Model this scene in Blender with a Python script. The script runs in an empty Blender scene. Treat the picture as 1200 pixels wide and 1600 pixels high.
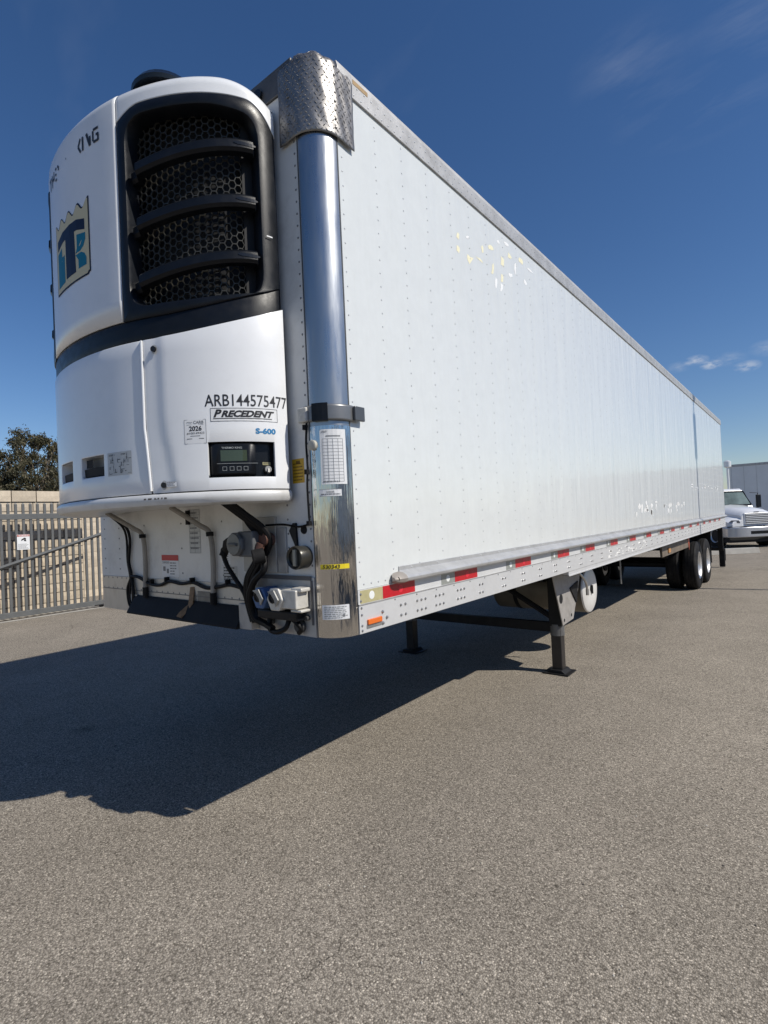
import bpy, math, random
from mathutils import Vector, Matrix
R = math.radians
random.seed(7)
SC = bpy.context.scene
COL = SC.collection

# ------------------------------------------------------------------ camera
cam_d = bpy.data.cameras.new('camera')
cam = bpy.data.objects.new('camera', cam_d); COL.objects.link(cam)
_r = Vector((0.784036, 0.619057, -0.045342)); _u = Vector((0.044194, 0.017189, 0.998875)); _f = Vector((-0.619140, 0.785158, 0.013882))
_m = Matrix((_r, _u, -_f)).transposed().to_4x4()
_m.translation = Vector((1.80795, -1.89774, 1.71764))
cam.matrix_world = _m
cam_d.sensor_fit = 'VERTICAL'; cam_d.sensor_height = 32.0; cam_d.lens = 32.0 * 835.735 / 1600.0
cam_d.clip_start = 0.05; cam_d.clip_end = 3000
SC.camera = cam
# ------------------------------------------------------------------ sky and sun
SUN = Vector((1.04, 0.20, 1.0)).normalized()
SUN_EL = math.asin(SUN.z); SUN_AZ = math.atan2(SUN.x, SUN.y)
W = bpy.data.worlds.new('World'); SC.world = W; W.use_nodes = True
wt = W.node_tree; wt.nodes.clear()
def wn(t, **k):
    n = wt.nodes.new(t)
    for a, v in k.items(): setattr(n, a, v)
    return n
sky = wn('ShaderNodeTexSky', sky_type='NISHITA', sun_disc=False, sun_elevation=SUN_EL, sun_rotation=SUN_AZ,
         altitude=200.0, air_density=1.0, dust_density=0.25, ozone_density=1.6)
bg = wn('ShaderNodeBackground'); bg.inputs[1].default_value = 0.080
wo = wn('ShaderNodeOutputWorld')
tc = wn('ShaderNodeTexCoord')
def wmath(op, a, b=None, clamp=False):
    n = wn('ShaderNodeMath', operation=op); n.use_clamp = clamp
    for i, v in enumerate((a, b)):
        if v is None: continue
        if isinstance(v, (int, float)): n.inputs[i].default_value = v
        else: wt.links.new(v, n.inputs[i])
    return n.outputs[0]
def wnoise(scale, rot, stretch, detail=6.0, rough=0.6, off=(0, 0, 0)):
    mp = wn('ShaderNodeMapping'); mp.inputs['Rotation'].default_value = rot; mp.inputs['Scale'].default_value = stretch
    mp.inputs['Location'].default_value = off
    wt.links.new(tc.outputs['Generated'], mp.inputs['Vector'])
    n = wn('ShaderNodeTexNoise'); n.inputs['Scale'].default_value = scale; n.inputs['Detail'].default_value = detail
    n.inputs['Roughness'].default_value = rough
    wt.links.new(mp.outputs[0], n.inputs['Vector'])
    return n.outputs[0]
def puff(d, rad, amp):
    """small cumulus fragment: soft round mask about a sky direction, torn by noise"""
    vs = wn('ShaderNodeVectorMath', operation='SUBTRACT'); wt.links.new(tc.outputs['Generated'], vs.inputs[0]); vs.inputs[1].default_value = d
    vm = wn('ShaderNodeVectorMath', operation='MULTIPLY'); wt.links.new(vs.outputs[0], vm.inputs[0]); vm.inputs[1].default_value = (1, 1, 2.1)
    vl = wn('ShaderNodeVectorMath', operation='LENGTH'); wt.links.new(vm.outputs[0], vl.inputs[0])
    m = wmath('SUBTRACT', 1.0, wmath('DIVIDE', vl.outputs['Value'], rad), True)
    t = wmath('SUBTRACT', puffn, 0.36, True)
    return wmath('MULTIPLY', wmath('MULTIPLY', m, t), amp)
puffn = wnoise(60.0, (0, 0, 0), (1, 1, 2.4), 7.0, 0.62)
cir = wnoise(7.0, (0.45, 0.3, 0.75), (0.6, 4.2, 2.6), 7.0, 0.62, (0.3, 0.1, 0.2))
acc = wmath('MULTIPLY', wmath('SUBTRACT', wnoise(1.6, (0.5, 0.2, 0.4), (0.5, 2.4, 1.6), 5.0, 0.55, (2.2, 1.4, 0.7)), 0.62, True), 0.35)
def wisp(d, rad, amp, sq):
    """thin torn cirrus about a sky direction"""
    vs = wn('ShaderNodeVectorMath', operation='SUBTRACT'); wt.links.new(tc.outputs['Generated'], vs.inputs[0]); vs.inputs[1].default_value = d
    vm = wn('ShaderNodeVectorMath', operation='MULTIPLY'); wt.links.new(vs.outputs[0], vm.inputs[0]); vm.inputs[1].default_value = sq
    vl = wn('ShaderNodeVectorMath', operation='LENGTH'); wt.links.new(vm.outputs[0], vl.inputs[0])
    m = wmath('SUBTRACT', 1.0, wmath('DIVIDE', vl.outputs['Value'], rad), True)
    return wmath('MULTIPLY', wmath('MULTIPLY', m, wmath('SUBTRACT', cir, 0.42, True)), amp)
for d, rad, amp, sq in [((-0.1603, 0.7861, 0.597), 0.085, .42, (1, 1, 1.5)), ((-0.0834, 0.8381, 0.5391), 0.10, .42, (.8, 1.2, 2.2)), ((-0.0156, 0.8026, 0.5963), 0.08, .55, (1, 1, 1.6))]:
    acc = wmath('ADD', acc, wisp(d, rad, amp, sq))
for d, rad, amp in [((-0.1248, 0.9659, 0.227), 0.019, 2.8), ((-0.106, 0.9704, 0.2168), 0.017, 3.4), ((-0.0599, 0.9767, 0.2062), 0.020, 2.8),
                    ((-0.082, 0.9727, 0.221), 0.026, 0.8), ((-0.15, 0.964, 0.221), 0.02, 0.9), ((-0.03, 0.975, 0.228), 0.03, 1.0)]:
    acc = wmath('ADD', acc, puff(d, rad, amp))
acc = wmath('MINIMUM', acc, 0.62)
mix = wn('ShaderNodeMix', data_type='RGBA')
wt.links.new(acc, mix.inputs[0]); 
hs = wn('ShaderNodeHueSaturation'); hs.inputs['Saturation'].default_value = 1.22; hs.inputs['Value'].default_value = 1.0
wt.links.new(sky.outputs[0], hs.inputs['Color'])
tint = wn('ShaderNodeMix', data_type='RGBA', blend_type='MULTIPLY'); tint.inputs[0].default_value = 1; tint.inputs[7].default_value = (1.0, 1.03, 1.18, 1)
wt.links.new(hs.outputs[0], tint.inputs[6]); wt.links.new(tint.outputs[2], mix.inputs[6]); mix.inputs[7].default_value = (7.6, 8.1, 9.0, 1)
wt.links.new(mix.outputs[2], bg.inputs[0]); wt.links.new(bg.outputs[0], wo.inputs[0])
sun_d = bpy.data.lights.new('sun', 'SUN'); sun_d.energy = 4.4; sun_d.angle = R(0.53); sun_d.color = (1.0, 0.945, 0.85)
sun = bpy.data.objects.new('sun', sun_d); COL.objects.link(sun)
sun.location = SUN * 60; sun.rotation_euler = SUN.to_track_quat('Z', 'Y').to_euler()
SC.view_settings.view_transform = 'Standard'; SC.view_settings.look = 'None'
SC.view_settings.exposure = 0.0; SC.view_settings.gamma = 1.0; SC.view_settings.use_curve_mapping = False
SC.cycles.max_bounces = 8; SC.cycles.use_denoising = True

# ------------------------------------------------------------------ materials
MATS = {}
def mat(name, col, rough=0.5, metal=0.0, var=0.0, vscale=4.0, bump=0.0, bscale=60.0, stretch=(1, 1, 1), coat=0.0, dirt=None, dscale=2.5, damt=0.4, emit=None, rvar=0.0, spec=None, aniso=0.0):
    if name in MATS: return MATS[name]
    m = bpy.data.materials.new(name); m.use_nodes = True
    nt = m.node_tree; b = nt.nodes['Principled BSDF']; L = nt.links.new
    b.inputs['Base Color'].default_value = (*col, 1); b.inputs['Roughness'].default_value = rough; b.inputs['Metallic'].default_value = metal
    b.inputs['Coat Weight'].default_value = coat; b.inputs['Coat Roughness'].default_value = 0.08
    if spec is not None: b.inputs['Specular IOR Level'].default_value = spec
    if aniso: b.inputs['Anisotropic'].default_value = aniso
    if emit: b.inputs['Emission Color'].default_value = (*emit, 1); b.inputs['Emission Strength'].default_value = 1
    t = nt.nodes.new('ShaderNodeTexCoord')
    def noise(scale, det=5.0, ro=0.6, st=(1, 1, 1)):
        mp = nt.nodes.new('ShaderNodeMapping'); mp.inputs['Scale'].default_value = st; L(t.outputs['Object'], mp.inputs[0])
        n = nt.nodes.new('ShaderNodeTexNoise'); n.inputs['Scale'].default_value = scale; n.inputs['Detail'].default_value = det; n.inputs['Roughness'].default_value = ro
        L(mp.outputs[0], n.inputs['Vector']); return n.outputs[0]
    src = None
    if var:
        n = noise(vscale, st=stretch); mr = nt.nodes.new('ShaderNodeMapRange'); mr.inputs[1].default_value = 0.3; mr.inputs[2].default_value = 0.7
        mr.inputs[3].default_value = 1 - var; mr.inputs[4].default_value = 1 + var; L(n, mr.inputs[0])
        mx = nt.nodes.new('ShaderNodeMix'); mx.data_type = 'RGBA'; mx.blend_type = 'MULTIPLY'; mx.inputs[0].default_value = 1
        mx.inputs[6].default_value = (*col, 1); L(mr.outputs[0], mx.inputs[7]); src = mx.outputs[2]
    if dirt:
        n = noise(dscale, 8.0, 0.68, stretch); mr = nt.nodes.new('ShaderNodeMapRange'); mr.inputs[1].default_value = 0.5; mr.inputs[2].default_value = 0.78
        mr.inputs[3].default_value = 0; mr.inputs[4].default_value = damt; L(n, mr.inputs[0])
        mx = nt.nodes.new('ShaderNodeMix'); mx.data_type = 'RGBA'; L(mr.outputs[0], mx.inputs[0])
        if src: L(src, mx.inputs[6])
        else: mx.inputs[6].default_value = (*col, 1)
        mx.inputs[7].default_value = (*dirt, 1); src = mx.outputs[2]
    if src: L(src, b.inputs['Base Color'])
    if rvar:
        n = noise(vscale * 2.2, st=stretch); mr = nt.nodes.new('ShaderNodeMapRange'); mr.inputs[1].default_value = 0.3; mr.inputs[2].default_value = 0.7
        mr.inputs[3].default_value = max(0.02, rough - rvar); mr.inputs[4].default_value = rough + rvar; L(n, mr.inputs[0]); L(mr.outputs[0], b.inputs['Roughness'])
    if bump:
        n = noise(bscale, 4.0, 0.6, stretch); bp = nt.nodes.new('ShaderNodeBump'); bp.inputs['Strength'].default_value = 1.0; bp.inputs['Distance'].default_value = bump
        L(n, bp.inputs['Height']); L(bp.outputs[0], b.inputs['Normal'])
    MATS[name] = m
    return m
unit_white = mat('unit_white', (0.80, 0.81, 0.82), 0.28, 0, 0.03, 3, coat=0.35, dirt=(0.45, 0.43, 0.39), dscale=5, damt=0.12)
wall_white = mat('front_wall_white', (0.70, 0.70, 0.68), 0.45, 0, 0.05, 5, dirt=(0.24, 0.22, 0.19), dscale=3.5, damt=0.45)
band_metal = mat('kick_band_metal', (0.52, 0.51, 0.48), 0.42, 0.55, 0.14, 6, dirt=(0.16, 0.14, 0.12), dscale=6, damt=0.6, stretch=(1, 1, .5))
alu = mat('aluminium', (0.66, 0.66, 0.66), 0.42, 0.55, 0.10, 6, 0.0004, 120, rvar=0.1, dirt=(0.28, 0.27, 0.26), dscale=9, damt=0.4)
alu_dull = mat('weathered_aluminium', (0.47, 0.465, 0.455), 0.52, 0.5, 0.14, 8, 0.0006, 80, dirt=(0.18, 0.17, 0.16), dscale=7, damt=0.5)
rail_paint = mat('bare_rail', (0.66, 0.665, 0.67), 0.40, 0.25, 0.07, 5, 0.0005, 60, dirt=(0.34, 0.33, 0.31), dscale=5, damt=0.35)
rail_strip = mat('rail_strip', (0.70, 0.71, 0.715), 0.35, 0.2, 0.05, 5)
satin = mat('satin_corner', (0.40, 0.415, 0.43), 0.32, 0.95, 0.06, 9, 0.0003, 30, (1, 1, .12), rvar=0.08)
chrome = mat('polished_stainless', (0.66, 0.64, 0.61), 0.08, 1.0, 0.10, 30, 0.009, 34, (1, 1, .045), rvar=0.05)
diamond = mat('tread_plate', (0.27, 0.26, 0.25), 0.42, 0.75, 0.14, 12, 0.0008, 50, dirt=(0.10, 0.09, 0.08), dscale=9, damt=0.6)
black_pl = mat('black_plastic', (0.006, 0.0075, 0.011), 0.36, 0, 0.2, 10, 0.0004, 240, rvar=0.08, dirt=(0.03, 0.03, 0.03), dscale=8, damt=0.2, spec=0.25)
black_sh = mat('gloss_black', (0.008, 0.009, 0.011), 0.22, 0)
black_dk = mat('coil_dark', (0.004, 0.004, 0.005), 0.7)
mesh_gr = mat('grille_mesh', (0.065, 0.063, 0.055), 0.45, 0.3, 0.3, 20)
rubber = mat('black_rubber', (0.013, 0.013, 0.014), 0.75, 0, 0.25, 12, 0.001, 90, dirt=(0.05, 0.046, 0.042), dscale=6, damt=0.45, spec=0.2)
rubber_mat = mat('rubber_sheet', (0.008, 0.009, 0.011), 0.6, 0, 0.2, 8, 0.001, 20, spec=0.2)
cable_m = mat('cable_black', (0.006, 0.006, 0.007), 0.5, spec=0.2)
conduit_m = mat('conduit_grey', (0.30, 0.28, 0.25), 0.5, 0, 0.15, 10, dirt=(0.1, 0.09, 0.08), damt=0.5, dscale=12)
frame_blk = mat('chassis_black', (0.014, 0.014, 0.015), 0.6, 0.1, 0.3, 6, 0.001, 40, dirt=(0.05, 0.045, 0.04), dscale=5, damt=0.45, spec=0.25)
gear_grey = mat('gear_bracket_grey', (0.37, 0.35, 0.33), 0.55, 0.2, 0.15, 8, dirt=(0.15, 0.13, 0.11), dscale=6, damt=0.5)
tan_pl = mat('slider_tan', (0.16, 0.13, 0.10), 0.6, 0, 0.2, 5)
galv = mat('galvanised', (0.34, 0.34, 0.33), 0.5, 0.6, 0.2, 14)
red_t = mat('tape_red', (0.50, 0.008, 0.018), 0.28, 0, 0.10, 60, coat=0.4)
white_t = mat('tape_silver', (0.36, 0.38, 0.36), 0.30, 0.3, 0.06, 60, coat=0.4)
white_s = mat('tape_mark_white', (0.78, 0.80, 0.78), 0.4)  # pale white of the round marks on the tape
amber_t = mat('tape_amber', (0.44, 0.40, 0.22), 0.35, 0, 0.12, 20)
orange_l = mat('marker_lens', (0.75, 0.16, 0.02), 0.18, 0, coat=0.6)
sticker_w = mat('sticker_white', (0.74, 0.75, 0.76), 0.45, 0, 0.03, 30)
sticker_g = mat('sticker_grey', (0.52, 0.53, 0.52), 0.5, 0, 0.06, 30)
sticker_y = mat('sticker_yellow', (0.55, 0.33, 0.02), 0.5, 0, 0.1, 20)
tape_y = mat('tape_yellow', (0.75, 0.60, 0.02), 0.5)
ink = mat('ink_black', (0.02, 0.02, 0.023), 0.5)
ink_g = mat('ink_grey', (0.20, 0.21, 0.22), 0.5)
ink_b = mat('ink_blue', (0.03, 0.20, 0.42), 0.4)
ink_r = mat('ink_red', (0.50, 0.04, 0.04), 0.5)
navy = mat('logo_navy', (0.012, 0.015, 0.035), 0.4, spec=0.12)
cream = mat('logo_cream', (0.62, 0.55, 0.36), 0.45, spec=0.12)
teal = mat('logo_teal', (0.008, 0.17, 0.26), 0.4, spec=0.12)
lcd = mat('display_glass', (0.045, 0.06, 0.03), 0.12, 0, coat=0.5)
brown_tag = mat('brown_tag', (0.22, 0.14, 0.075), 0.7, 0, 0.3, 40)
rust_m = mat('rusty_red', (0.10, 0.045, 0.032), 0.65, 0, 0.2, 30)
blue_gh = mat('gladhand_blue', (0.06, 0.12, 0.26), 0.45, 0.2, 0.2, 20)
white_gh = mat('gladhand_white', (0.62, 0.60, 0.55), 0.4, 0.2, 0.12, 20, dirt=(0.2, 0.18, 0.15), dscale=14, damt=0.5)
box_grey = mat('plug_grey', (0.10, 0.105, 0.11), 0.5, 0, 0.15, 20)
tank_al = mat('tank_aluminium', (0.78, 0.77, 0.75), 0.42, 0.25, 0.06, 6, dirt=(0.4, 0.38, 0.35), damt=0.3)
rim_al = mat('rim_aluminium', (0.74, 0.73, 0.71), 0.36, 0.55, 0.06, 8)
gate_paint = mat('gate_grey', (0.115, 0.12, 0.122), 0.5, 0.1, 0.12, 6, dirt=(0.20, 0.18, 0.15), dscale=5, damt=0.3)
mortar = mat('mortar', (0.15, 0.13, 0.105), 0.9, 0, 0.12, 9, 0.003, 60)
concrete = mat('concrete', (0.42, 0.40, 0.36), 0.85, 0, 0.12, 5, 0.003, 60, dirt=(0.22, 0.2, 0.18), dscale=2, damt=0.4)
truck_white = mat('truck_white', (0.74, 0.75, 0.77), 0.22, 0, 0.03, 4, coat=0.6)
truck_chrome = mat('truck_chrome', (0.78, 0.78, 0.78), 0.38, 0.35)
glass_m = mat('windscreen', (0.13, 0.17, 0.165), 0.0, 0, spec=0.3, var=0.5, vscale=1.6)
lamp_glass = mat('headlamp_glass', (0.10, 0.11, 0.13), 0.08, 0.2, coat=1.0)
box_shade = mat('van_box_grey', (0.76, 0.77, 0.76), 0.35, 0, 0.06, 1.5)
resid = mat('glue_residue', (0.84, 0.79, 0.56), 0.5, 0, 0.1, 40)
resid2 = mat('fresh_white_patch', (0.90, 0.90, 0.88), 0.3)
def block_mat():
    m = mat('split_block', (0.54, 0.46, 0.355), 0.9, 0, 0.10, 14, 0.004, 70)
    nt = m.node_tree; b = nt.nodes['Principled BSDF']; src = b.inputs['Base Color'].links[0].from_socket
    oi = nt.nodes.new('ShaderNodeObjectInfo'); mr = nt.nodes.new('ShaderNodeMapRange'); mr.inputs[3].default_value = 0.85; mr.inputs[4].default_value = 1.12
    mx = nt.nodes.new('ShaderNodeMix'); mx.data_type = 'RGBA'; mx.blend_type = 'MULTIPLY'; mx.inputs[0].default_value = 1
    nt.links.new(oi.outputs['Random'], mr.inputs[0]); nt.links.new(src, mx.inputs[6]); nt.links.new(mr.outputs[0], mx.inputs[7]); nt.links.new(mx.outputs[2], b.inputs['Base Color'])
    return m
block_m = block_mat()
def side_mat():
    """white riveted sheet with slightly oil-canned, glossy skin: tall shallow waves between the posts"""
    m = bpy.data.materials.new('trailer_side_white'); m.use_nodes = True
    nt = m.node_tree; b = nt.nodes['Principled BSDF']; L = nt.links.new
    b.inputs['Roughness'].default_value = 0.20; b.inputs['Coat Weight'].default_value = 0.25
    t = nt.nodes.new('ShaderNodeTexCoord')
    def noise(sc, st, det=3.0, ro=0.5):
        mp = nt.nodes.new('ShaderNodeMapping'); mp.inputs['Scale'].default_value = st; L(t.outputs['Object'], mp.inputs[0])
        n = nt.nodes.new('ShaderNodeTexNoise'); n.inputs['Scale'].default_value = sc; n.inputs['Detail'].default_value = det; n.inputs['Roughness'].default_value = ro
        L(mp.outputs[0], n.inputs['Vector']); return n.outputs[0]
    n1 = noise(3.4, (1, 1, .16)); n2 = noise(1.3, (1, 1, .8), 2.0); n3 = noise(9.0, (1, 1, 1), 5.0, 0.65)
    def madd(a, k, c):
        x = nt.nodes.new('ShaderNodeMath'); x.operation = 'MULTIPLY_ADD'; L(a, x.inputs[0]); x.inputs[1].default_value = k
        if isinstance(c, float): x.inputs[2].default_value = c
        else: L(c, x.inputs[2])
        return x.outputs[0]
    h = madd(n1, 0.024, madd(n2, 0.010, 0.0))
    bp = nt.nodes.new('ShaderNodeBump'); bp.inputs['Strength'].default_value = 0.75; bp.inputs['Distance'].default_value = 1.0
    L(h, bp.inputs['Height']); L(bp.outputs[0], b.inputs['Normal']); L(bp.outputs[0], b.inputs['Coat Normal'])
    mr = nt.nodes.new('ShaderNodeMapRange'); mr.inputs[1].default_value = 0.35; mr.inputs[2].default_value = 0.7; mr.inputs[3].default_value = 1.0; mr.inputs[4].default_value = 0.955
    L(n3, mr.inputs[0])
    mx = nt.nodes.new('ShaderNodeMix'); mx.data_type = 'RGBA'; mx.blend_type = 'MULTIPLY'; mx.inputs[0].default_value = 1
    mx.inputs[6].default_value = (0.69, 0.715, 0.71, 1); L(mr.outputs[0], mx.inputs[7]); L(mx.outputs[2], b.inputs['Base Color'])
    return m
side_white = side_mat()
def asphalt_mat():
    m = bpy.data.materials.new('worn_asphalt'); m.use_nodes = True
    nt = m.node_tree; b = nt.nodes['Principled BSDF']; L = nt.links.new
    b.inputs['Roughness'].default_value = 1.0; b.inputs['Specular IOR Level'].default_value = 0.06
    t = nt.nodes.new('ShaderNodeTexCoord')
    def vor(sc, feat='F1'):
        v = nt.nodes.new('ShaderNodeTexVoronoi'); v.feature = feat; v.inputs['Scale'].default_value = sc; L(t.outputs['Object'], v.inputs['Vector']); return v
    def noise(sc, det=4.0, ro=0.6):
        n = nt.nodes.new('ShaderNodeTexNoise'); n.inputs['Scale'].default_value = sc; n.inputs['Detail'].default_value = det; n.inputs['Roughness'].default_value = ro
        L(t.outputs['Object'], n.inputs['Vector']); return n.outputs[0]
    def mr(a, i0, i1, o0, o1):
        x = nt.nodes.new('ShaderNodeMapRange'); x.inputs[1].default_value = i0; x.inputs[2].default_value = i1; x.inputs[3].default_value = o0; x.inputs[4].default_value = o1
        L(a, x.inputs[0]); return x.outputs[0]
    def mul(a, c):
        x = nt.nodes.new('ShaderNodeMix'); x.data_type = 'RGBA'; x.blend_type = 'MULTIPLY'; x.inputs[0].default_value = 1
        L(a, x.inputs[6]); L(c, x.inputs[7]); return x.outputs[2]
    st = vor(150.0); cr = nt.nodes.new('ShaderNodeValToRGB'); sep = nt.nodes.new('ShaderNodeSeparateColor'); L(st.outputs['Color'], sep.inputs[0])
    e = cr.color_ramp.elements
    e[0].position = 0.0; e[0].color = (0.145, 0.126, 0.103, 1); e[1].position = 1.0; e[1].color = (0.62, 0.55, 0.45, 1)
    for pos, c in [(0.3, (0.280, 0.247, 0.203, 1)), (0.72, (0.352, 0.312, 0.257, 1)), (0.93, (0.43, 0.382, 0.317, 1))]:
        q = e.new(pos); q.color = c
    L(sep.outputs[0], cr.inputs[0])
    c = mul(cr.outputs[0], mr(st.outputs['Distance'], 0.25, 0.75, 1.12, 0.60))
    c = mul(c, mr(noise(55, 3), 0.3, 0.7, 0.82, 1.18))
    c = mul(c, mr(noise(1.1, 6, 0.65), 0.3, 0.7, 0.90, 1.10))
    c = mul(c, mr(noise(0.22, 4), 0.3, 0.7, 0.90, 1.08))
    # scattered tar-dark spots and oil drips
    sp = vor(2.3); c = mul(c, mr(sp.outputs['Distance'], 0.018, 0.045, 0.45, 1.0))
    sp2 = vor(0.55); c = mul(c, mr(sp2.outputs['Distance'], 0.02, 0.07, 0.62, 1.0))
    ck = nt.nodes.new('ShaderNodeTexVoronoi'); ck.feature = 'DISTANCE_TO_EDGE'; ck.inputs['Scale'].default_value = 0.42
    va = nt.nodes.new('ShaderNodeVectorMath'); va.operation = 'MULTIPLY_ADD'; nz = nt.nodes.new('ShaderNodeTexNoise'); nz.inputs['Scale'].default_value = 2.2; nz.inputs['Detail'].default_value = 6
    L(t.outputs['Object'], nz.inputs['Vector']); L(nz.outputs['Color'], va.inputs[0]); va.inputs[1].default_value = (0.5, 0.5, 0); L(t.outputs['Object'], va.inputs[2]); L(va.outputs[0], ck.inputs['Vector'])
    cl = mr(ck.outputs['Distance'], 0.0006, 0.0030, 0.55, 1.0); msk = mr(noise(0.5, 3), 0.54, 0.60, 0.0, 1.0)
    cm_ = nt.nodes.new('ShaderNodeMix'); cm_.data_type = 'RGBA'; L(msk, cm_.inputs[0]); cm_.inputs[6].default_value = (1, 1, 1, 1); L(cl, cm_.inputs[7]); c = mul(c, cm_.outputs[2])
    stn = mr(noise(0.9, 5, 0.7), 0.60, 0.72, 1.0, 0.86); c = mul(c, stn)
    L(c, b.inputs['Base Color'])
    h1 = mr(st.outputs['Distance'], 0.0, 0.8, 1.0, 0.0)
    ad = nt.nodes.new('ShaderNodeMath'); ad.operation = 'MULTIPLY_ADD'; L(noise(140, 3), ad.inputs[0]); ad.inputs[1].default_value = 0.5; L(h1, ad.inputs[2])
    bp = nt.nodes.new('ShaderNodeBump'); bp.inputs['Distance'].default_value = 0.0022; bp.inputs['Strength'].default_value = 0.8; L(ad.outputs[0], bp.inputs['Height'])
    L(bp.outputs[0], b.inputs['Normal'])
    return m
asphalt = asphalt_mat()
def leaf_mat(name, c0, c1):
    m = bpy.data.materials.new(name); m.use_nodes = True
    nt = m.node_tree; b = nt.nodes['Principled BSDF']; L = nt.links.new
    g = nt.nodes.new('ShaderNodeNewGeometry'); r = nt.nodes.new('ShaderNodeValToRGB')
    r.color_ramp.elements[0].color = (*c0, 1); r.color_ramp.elements[1].color = (*c1, 1)
    L(g.outputs['Random Per Island'], r.inputs[0]); L(r.outputs[0], b.inputs['Base Color'])
    b.inputs['Roughness'].default_value = 0.6; b.inputs['Specular IOR Level'].default_value = 0.3
    return m
leaf = leaf_mat('gum_leaves', (0.030, 0.034, 0.018), (0.115, 0.098, 0.055))
bark = mat('bark', (0.16, 0.13, 0.10), 0.9, 0, 0.3, 8)

# ------------------------------------------------------------------ mesh helpers
class MB:
    def __init__(s): s.v = []; s.f = []; s.mi = []; s.cur = 0
    def add(s, vs, fs):
        o = len(s.v); s.v += [tuple(v) for v in vs]
        for f in fs: s.f.append(tuple(i + o for i in f)); s.mi.append(s.cur)
        return s
    def box(s, x0, x1, y0, y1, z0, z1):
        return s.add([(x0, y0, z0), (x1, y0, z0), (x1, y1, z0), (x0, y1, z0), (x0, y0, z1), (x1, y0, z1), (x1, y1, z1), (x0, y1, z1)],
                     [(0, 3, 2, 1), (4, 5, 6, 7), (0, 1, 5, 4), (1, 2, 6, 5), (2, 3, 7, 6), (3, 0, 4, 7)])
    def tube(s, pts, r, n=8, cap=True):
        pts = [Vector(p) for p in pts]; vs = []; fs = []; up = Vector((0, 0, 1)); pa = None
        for i, p in enumerate(pts):
            d = (pts[min(i + 1, len(pts) - 1)] - pts[max(i - 1, 0)]).normalized()
            if pa is None:
                a = d.cross(up)
                if a.length < 0.05: a = d.cross(Vector((1, 0, 0)))
                a.normalize()
            else:
                a = (pa - d * pa.dot(d)).normalized()
            pa = a; b = d.cross(a); rr = r[i] if isinstance(r, (list, tuple)) else r
            for k in range(n):
                t = 2 * math.pi * k / n; vs.append(p + (a * math.cos(t) + b * math.sin(t)) * rr)
        for i in range(len(pts) - 1):
            for k in range(n): fs.append((i * n + k, i * n + (k + 1) % n, (i + 1) * n + (k + 1) % n, (i + 1) * n + k))
        if cap: fs.append(tuple(range(n))[::-1]); fs.append(tuple((len(pts) - 1) * n + k for k in range(n)))
        return s.add(vs, fs)
    def lathe(s, prof, c, axis='x', n=40):
        """prof: (along, radius) list about an axis through c"""
        vs = []; fs = []
        for a, r in prof:
            for k in range(n):
                t = 2 * math.pi * k / n; u, w = r * math.cos(t), r * math.sin(t)
                vs.append({'x': (c[0] + a, c[1] + u, c[2] + w), 'y': (c[0] + u, c[1] + a, c[2] + w), 'z': (c[0] + u, c[1] + w, c[2] + a)}[axis])
        for i in range(len(prof) - 1):
            for k in range(n): fs.append((i * n + k, i * n + (k + 1) % n, (i + 1) * n + (k + 1) % n, (i + 1) * n + k))
        fs.append(tuple(range(n))); fs.append(tuple((len(prof) - 1) * n + k for k in range(n))[::-1])
        return s.add(vs, fs)
    def prism(s, poly, fn0, fn1):
        """poly 2D, fn0/fn1 map (a,b)->3D for the two caps"""
        n = len(poly); return s.add([fn0(*p) for p in poly] + [fn1(*p) for p in poly],
            [tuple(range(n))[::-1], tuple(range(n, 2 * n))] + [(i, (i + 1) % n, n + (i + 1) % n, n + i) for i in range(n)])
    def grid(s, rows):
        n = len(rows[0]); vs = [v for r in rows for v in r]
        return s.add(vs, [(i * n + k, i * n + k + 1, (i + 1) * n + k + 1, (i + 1) * n + k) for i in range(len(rows) - 1) for k in range(n - 1)])
    def mesh(s, name, mats):
        me = bpy.data.meshes.new(name); me.from_pydata(s.v, [], s.f)
        for m in (mats if isinstance(mats, (list, tuple)) else [mats]): me.materials.append(m)
        me.polygons.foreach_set('material_index', s.mi); me.update(); return me
    def build(s, name, mats, parent=None, smooth=False, bevel=0.0, fix=True, kind=None, label=None, seg=2):
        me = s.mesh(name, mats)
        if fix:
            import bmesh
            bm = bmesh.new(); bm.from_mesh(me); bmesh.ops.recalc_face_normals(bm, faces=bm.faces); bm.to_mesh(me); bm.free()
        if smooth:
            me.polygons.foreach_set('use_smooth', [True] * len(me.polygons)); me.set_sharp_from_angle(angle=R(38))
        return put(name, me, parent, bevel, kind, label, seg)
def wloc(o):
    v = Vector(o.location)
    while o.parent: o = o.parent; v = v + Vector(o.location)
    return v
def put(name, me, parent=None, bevel=0.0, kind=None, label=None, seg=2):
    o = bpy.data.objects.new(name, me); COL.objects.link(o)
    if parent: o.parent = parent; o.location = -wloc(parent)
    if bevel:
        b = o.modifiers.new('bevel', 'BEVEL'); b.width = bevel; b.segments = seg; b.limit_method = 'ANGLE'; b.angle_limit = R(40); b.harden_normals = False
    if kind: o['kind'] = kind
    if label: o['label'] = label
    return o
def thing(name, label, cat, loc=(0, 0, 0), group=None):
    o = bpy.data.objects.new(name, None); COL.objects.link(o); o.location = loc; o['label'] = label; o['category'] = cat
    if group: o['group'] = group
    return o
def tag(o, label, cat, group=None):
    o['label'] = label; o['category'] = cat
    if group: o['group'] = group
    return o
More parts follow.
